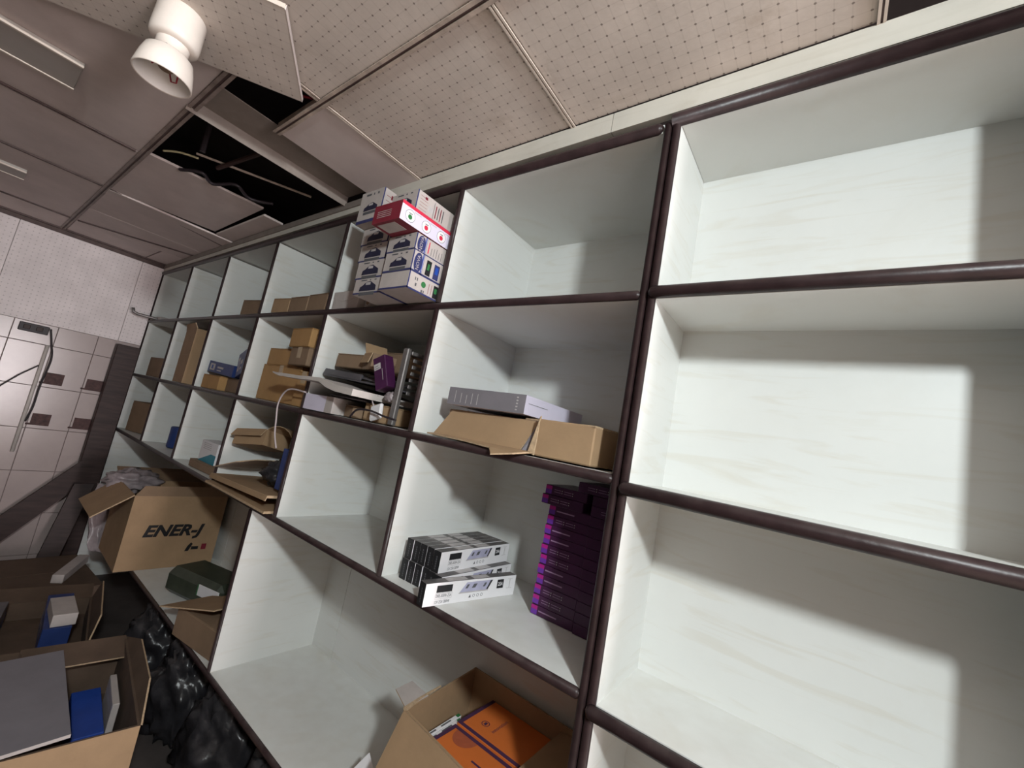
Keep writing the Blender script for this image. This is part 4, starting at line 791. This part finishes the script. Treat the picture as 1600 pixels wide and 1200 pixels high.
MB().lathe([(0.052, 0.205), (0.058, 0.198), (0.0595, 0.125), (0.058, 0.112), (0.052, 0.106), (0.040, 0.105), (0.0, 0.105)], CER).build('base_cup', t, smooth=True)
MB().lathe([(0.039, 0.105), (0.038, 0.088), (0.033, 0.086), (0.030, 0.074), (0.024, 0.073)], CER).build('neck', t, smooth=True)
MB().lathe([(0.024, 0.078), (0.046, 0.076), (0.056, 0.068), (0.062, 0.045), (0.069, 0.0), (0.0665, -0.002), (0.064, 0.0)], CER).build('bell_cup', t, smooth=True)
MB().lathe([(0.064, 0.0), (0.058, 0.045), (0.052, 0.062), (0.040, 0.068), (0.0, 0.068)], CERIN).build('cup_inside', t, smooth=True)
MB().lathe([(0.020, 0.067), (0.020, 0.035), (0.016, 0.030), (0.0, 0.030)], KRAFTD, n=20).build('socket', t, smooth=True)
MB().tube([(0.01, 0.018, 0.06), (0.02, 0.026, 0.03), (0.0, 0.03, 0.012), (-0.022, 0.022, 0.018), (-0.025, 0.01, 0.05)], 0.0022, WIRER, 6).build('wire', t, smooth=True); MB().tube([(0.0, -0.018, 0.06), (0.01, -0.03, 0.02), (0.03, -0.02, 0.03), (0.03, 0.0, 0.06)], 0.0022, WIRER, 6).build('wire', t, smooth=True)
MB().tube([(0.026, -0.016, 0.0805), (0.029, -0.018, 0.0805)], 0.004, STEEL, 8).build('screw', t)
def troffer(label, x0, x1, y0, y1):
    t = thing('ceiling_light', label, 'light', ((x0 + x1) / 2, (y0 + y1) / 2, ZC - 0.012), 0, 'unlit strip lights in the ceiling'); a, b = (x1 - x0) / 2, (y1 - y0) / 2
    MB().rbox(-a, a, -b, b, 0.002, 0.0175, DIFF, 0.002).build('diffuser', t)
    for s_ in (-1, 1): MB().rbox(s_ * a - 0.005, s_ * a + 0.005, -b, b, -0.001, 0.006, PALEM, 0.001).build('edge_strip', t)
troffer('unlit strip light panel nearest the lamp holder', -1.965, -1.79, -1.16, -0.785); troffer('smaller unlit strip light panel nearer the end wall', -3.29, -3.15, -1.16, -0.805)
# inside the hole in the ceiling
t = thing('ceiling_channel', 'beige sheet metal channel crossing the hole in the ceiling', 'channel', (-1.60, -0.28, ZC + 0.002))
MB().box(-0.07, 0.09, -0.34, 0.275, 0.030, 0.033, CHAN).build('flange', t); MB().box(-0.072, -0.07, -0.29, 0.275, -0.012, 0.033, CHAN).build('side', t); MB().box(-0.16, -0.07, -0.28, 0.275, 0.055, 0.058, CHAN).build('flange', t)
t = thing('hanger_strut', 'dark hanger rods and struts seen through the ceiling hole', 'strut', (-1.95, -0.30, ZC + 0.02))
MB().tube([(0.02, -0.16, 0.40), (-0.02, -0.14, 0.0)], 0.010, WIREB, 8).build('rod', t); MB().tube([(-0.16, -0.05, 0.03), (0.12, 0.03, 0.09)], 0.009, WOOD, 8).build('rod', t); MB().tube([(-0.2, -0.12, 0.06), (0.02, 0.26, 0.05)], 0.005, TEE, 8).build('batten', t)
cable('ceiling_wire', 'pale wire end poking out of the ceiling hole', [(-2.14, -0.52, 0.89), (-2.10, -0.48, 0.90), (-2.05, -0.43, 0.895)], 0.004, WIREY, 'wire')
cable('ceiling_wire', 'dark red wire looping inside the ceiling hole by the loose panel', [(-1.42, -0.52, 1.1), (-1.40, -0.50, 1.0), (-1.36, -0.46, 0.92), (-1.32, -0.42, 0.91), (-1.30, -0.36, 0.93)], 0.004, WIRER, 'wire')
cable('ceiling_wire', 'tangled black wire along the torn tile at the ceiling hole', [(-2.24, -0.44, 0.89), (-2.18, -0.38, 0.90), (-2.20, -0.33, 0.885), (-2.12, -0.27, 0.90), (-2.15, -0.2, 0.885), (-2.10, -0.12, 0.895)], 0.007, WIREB, 'wire')
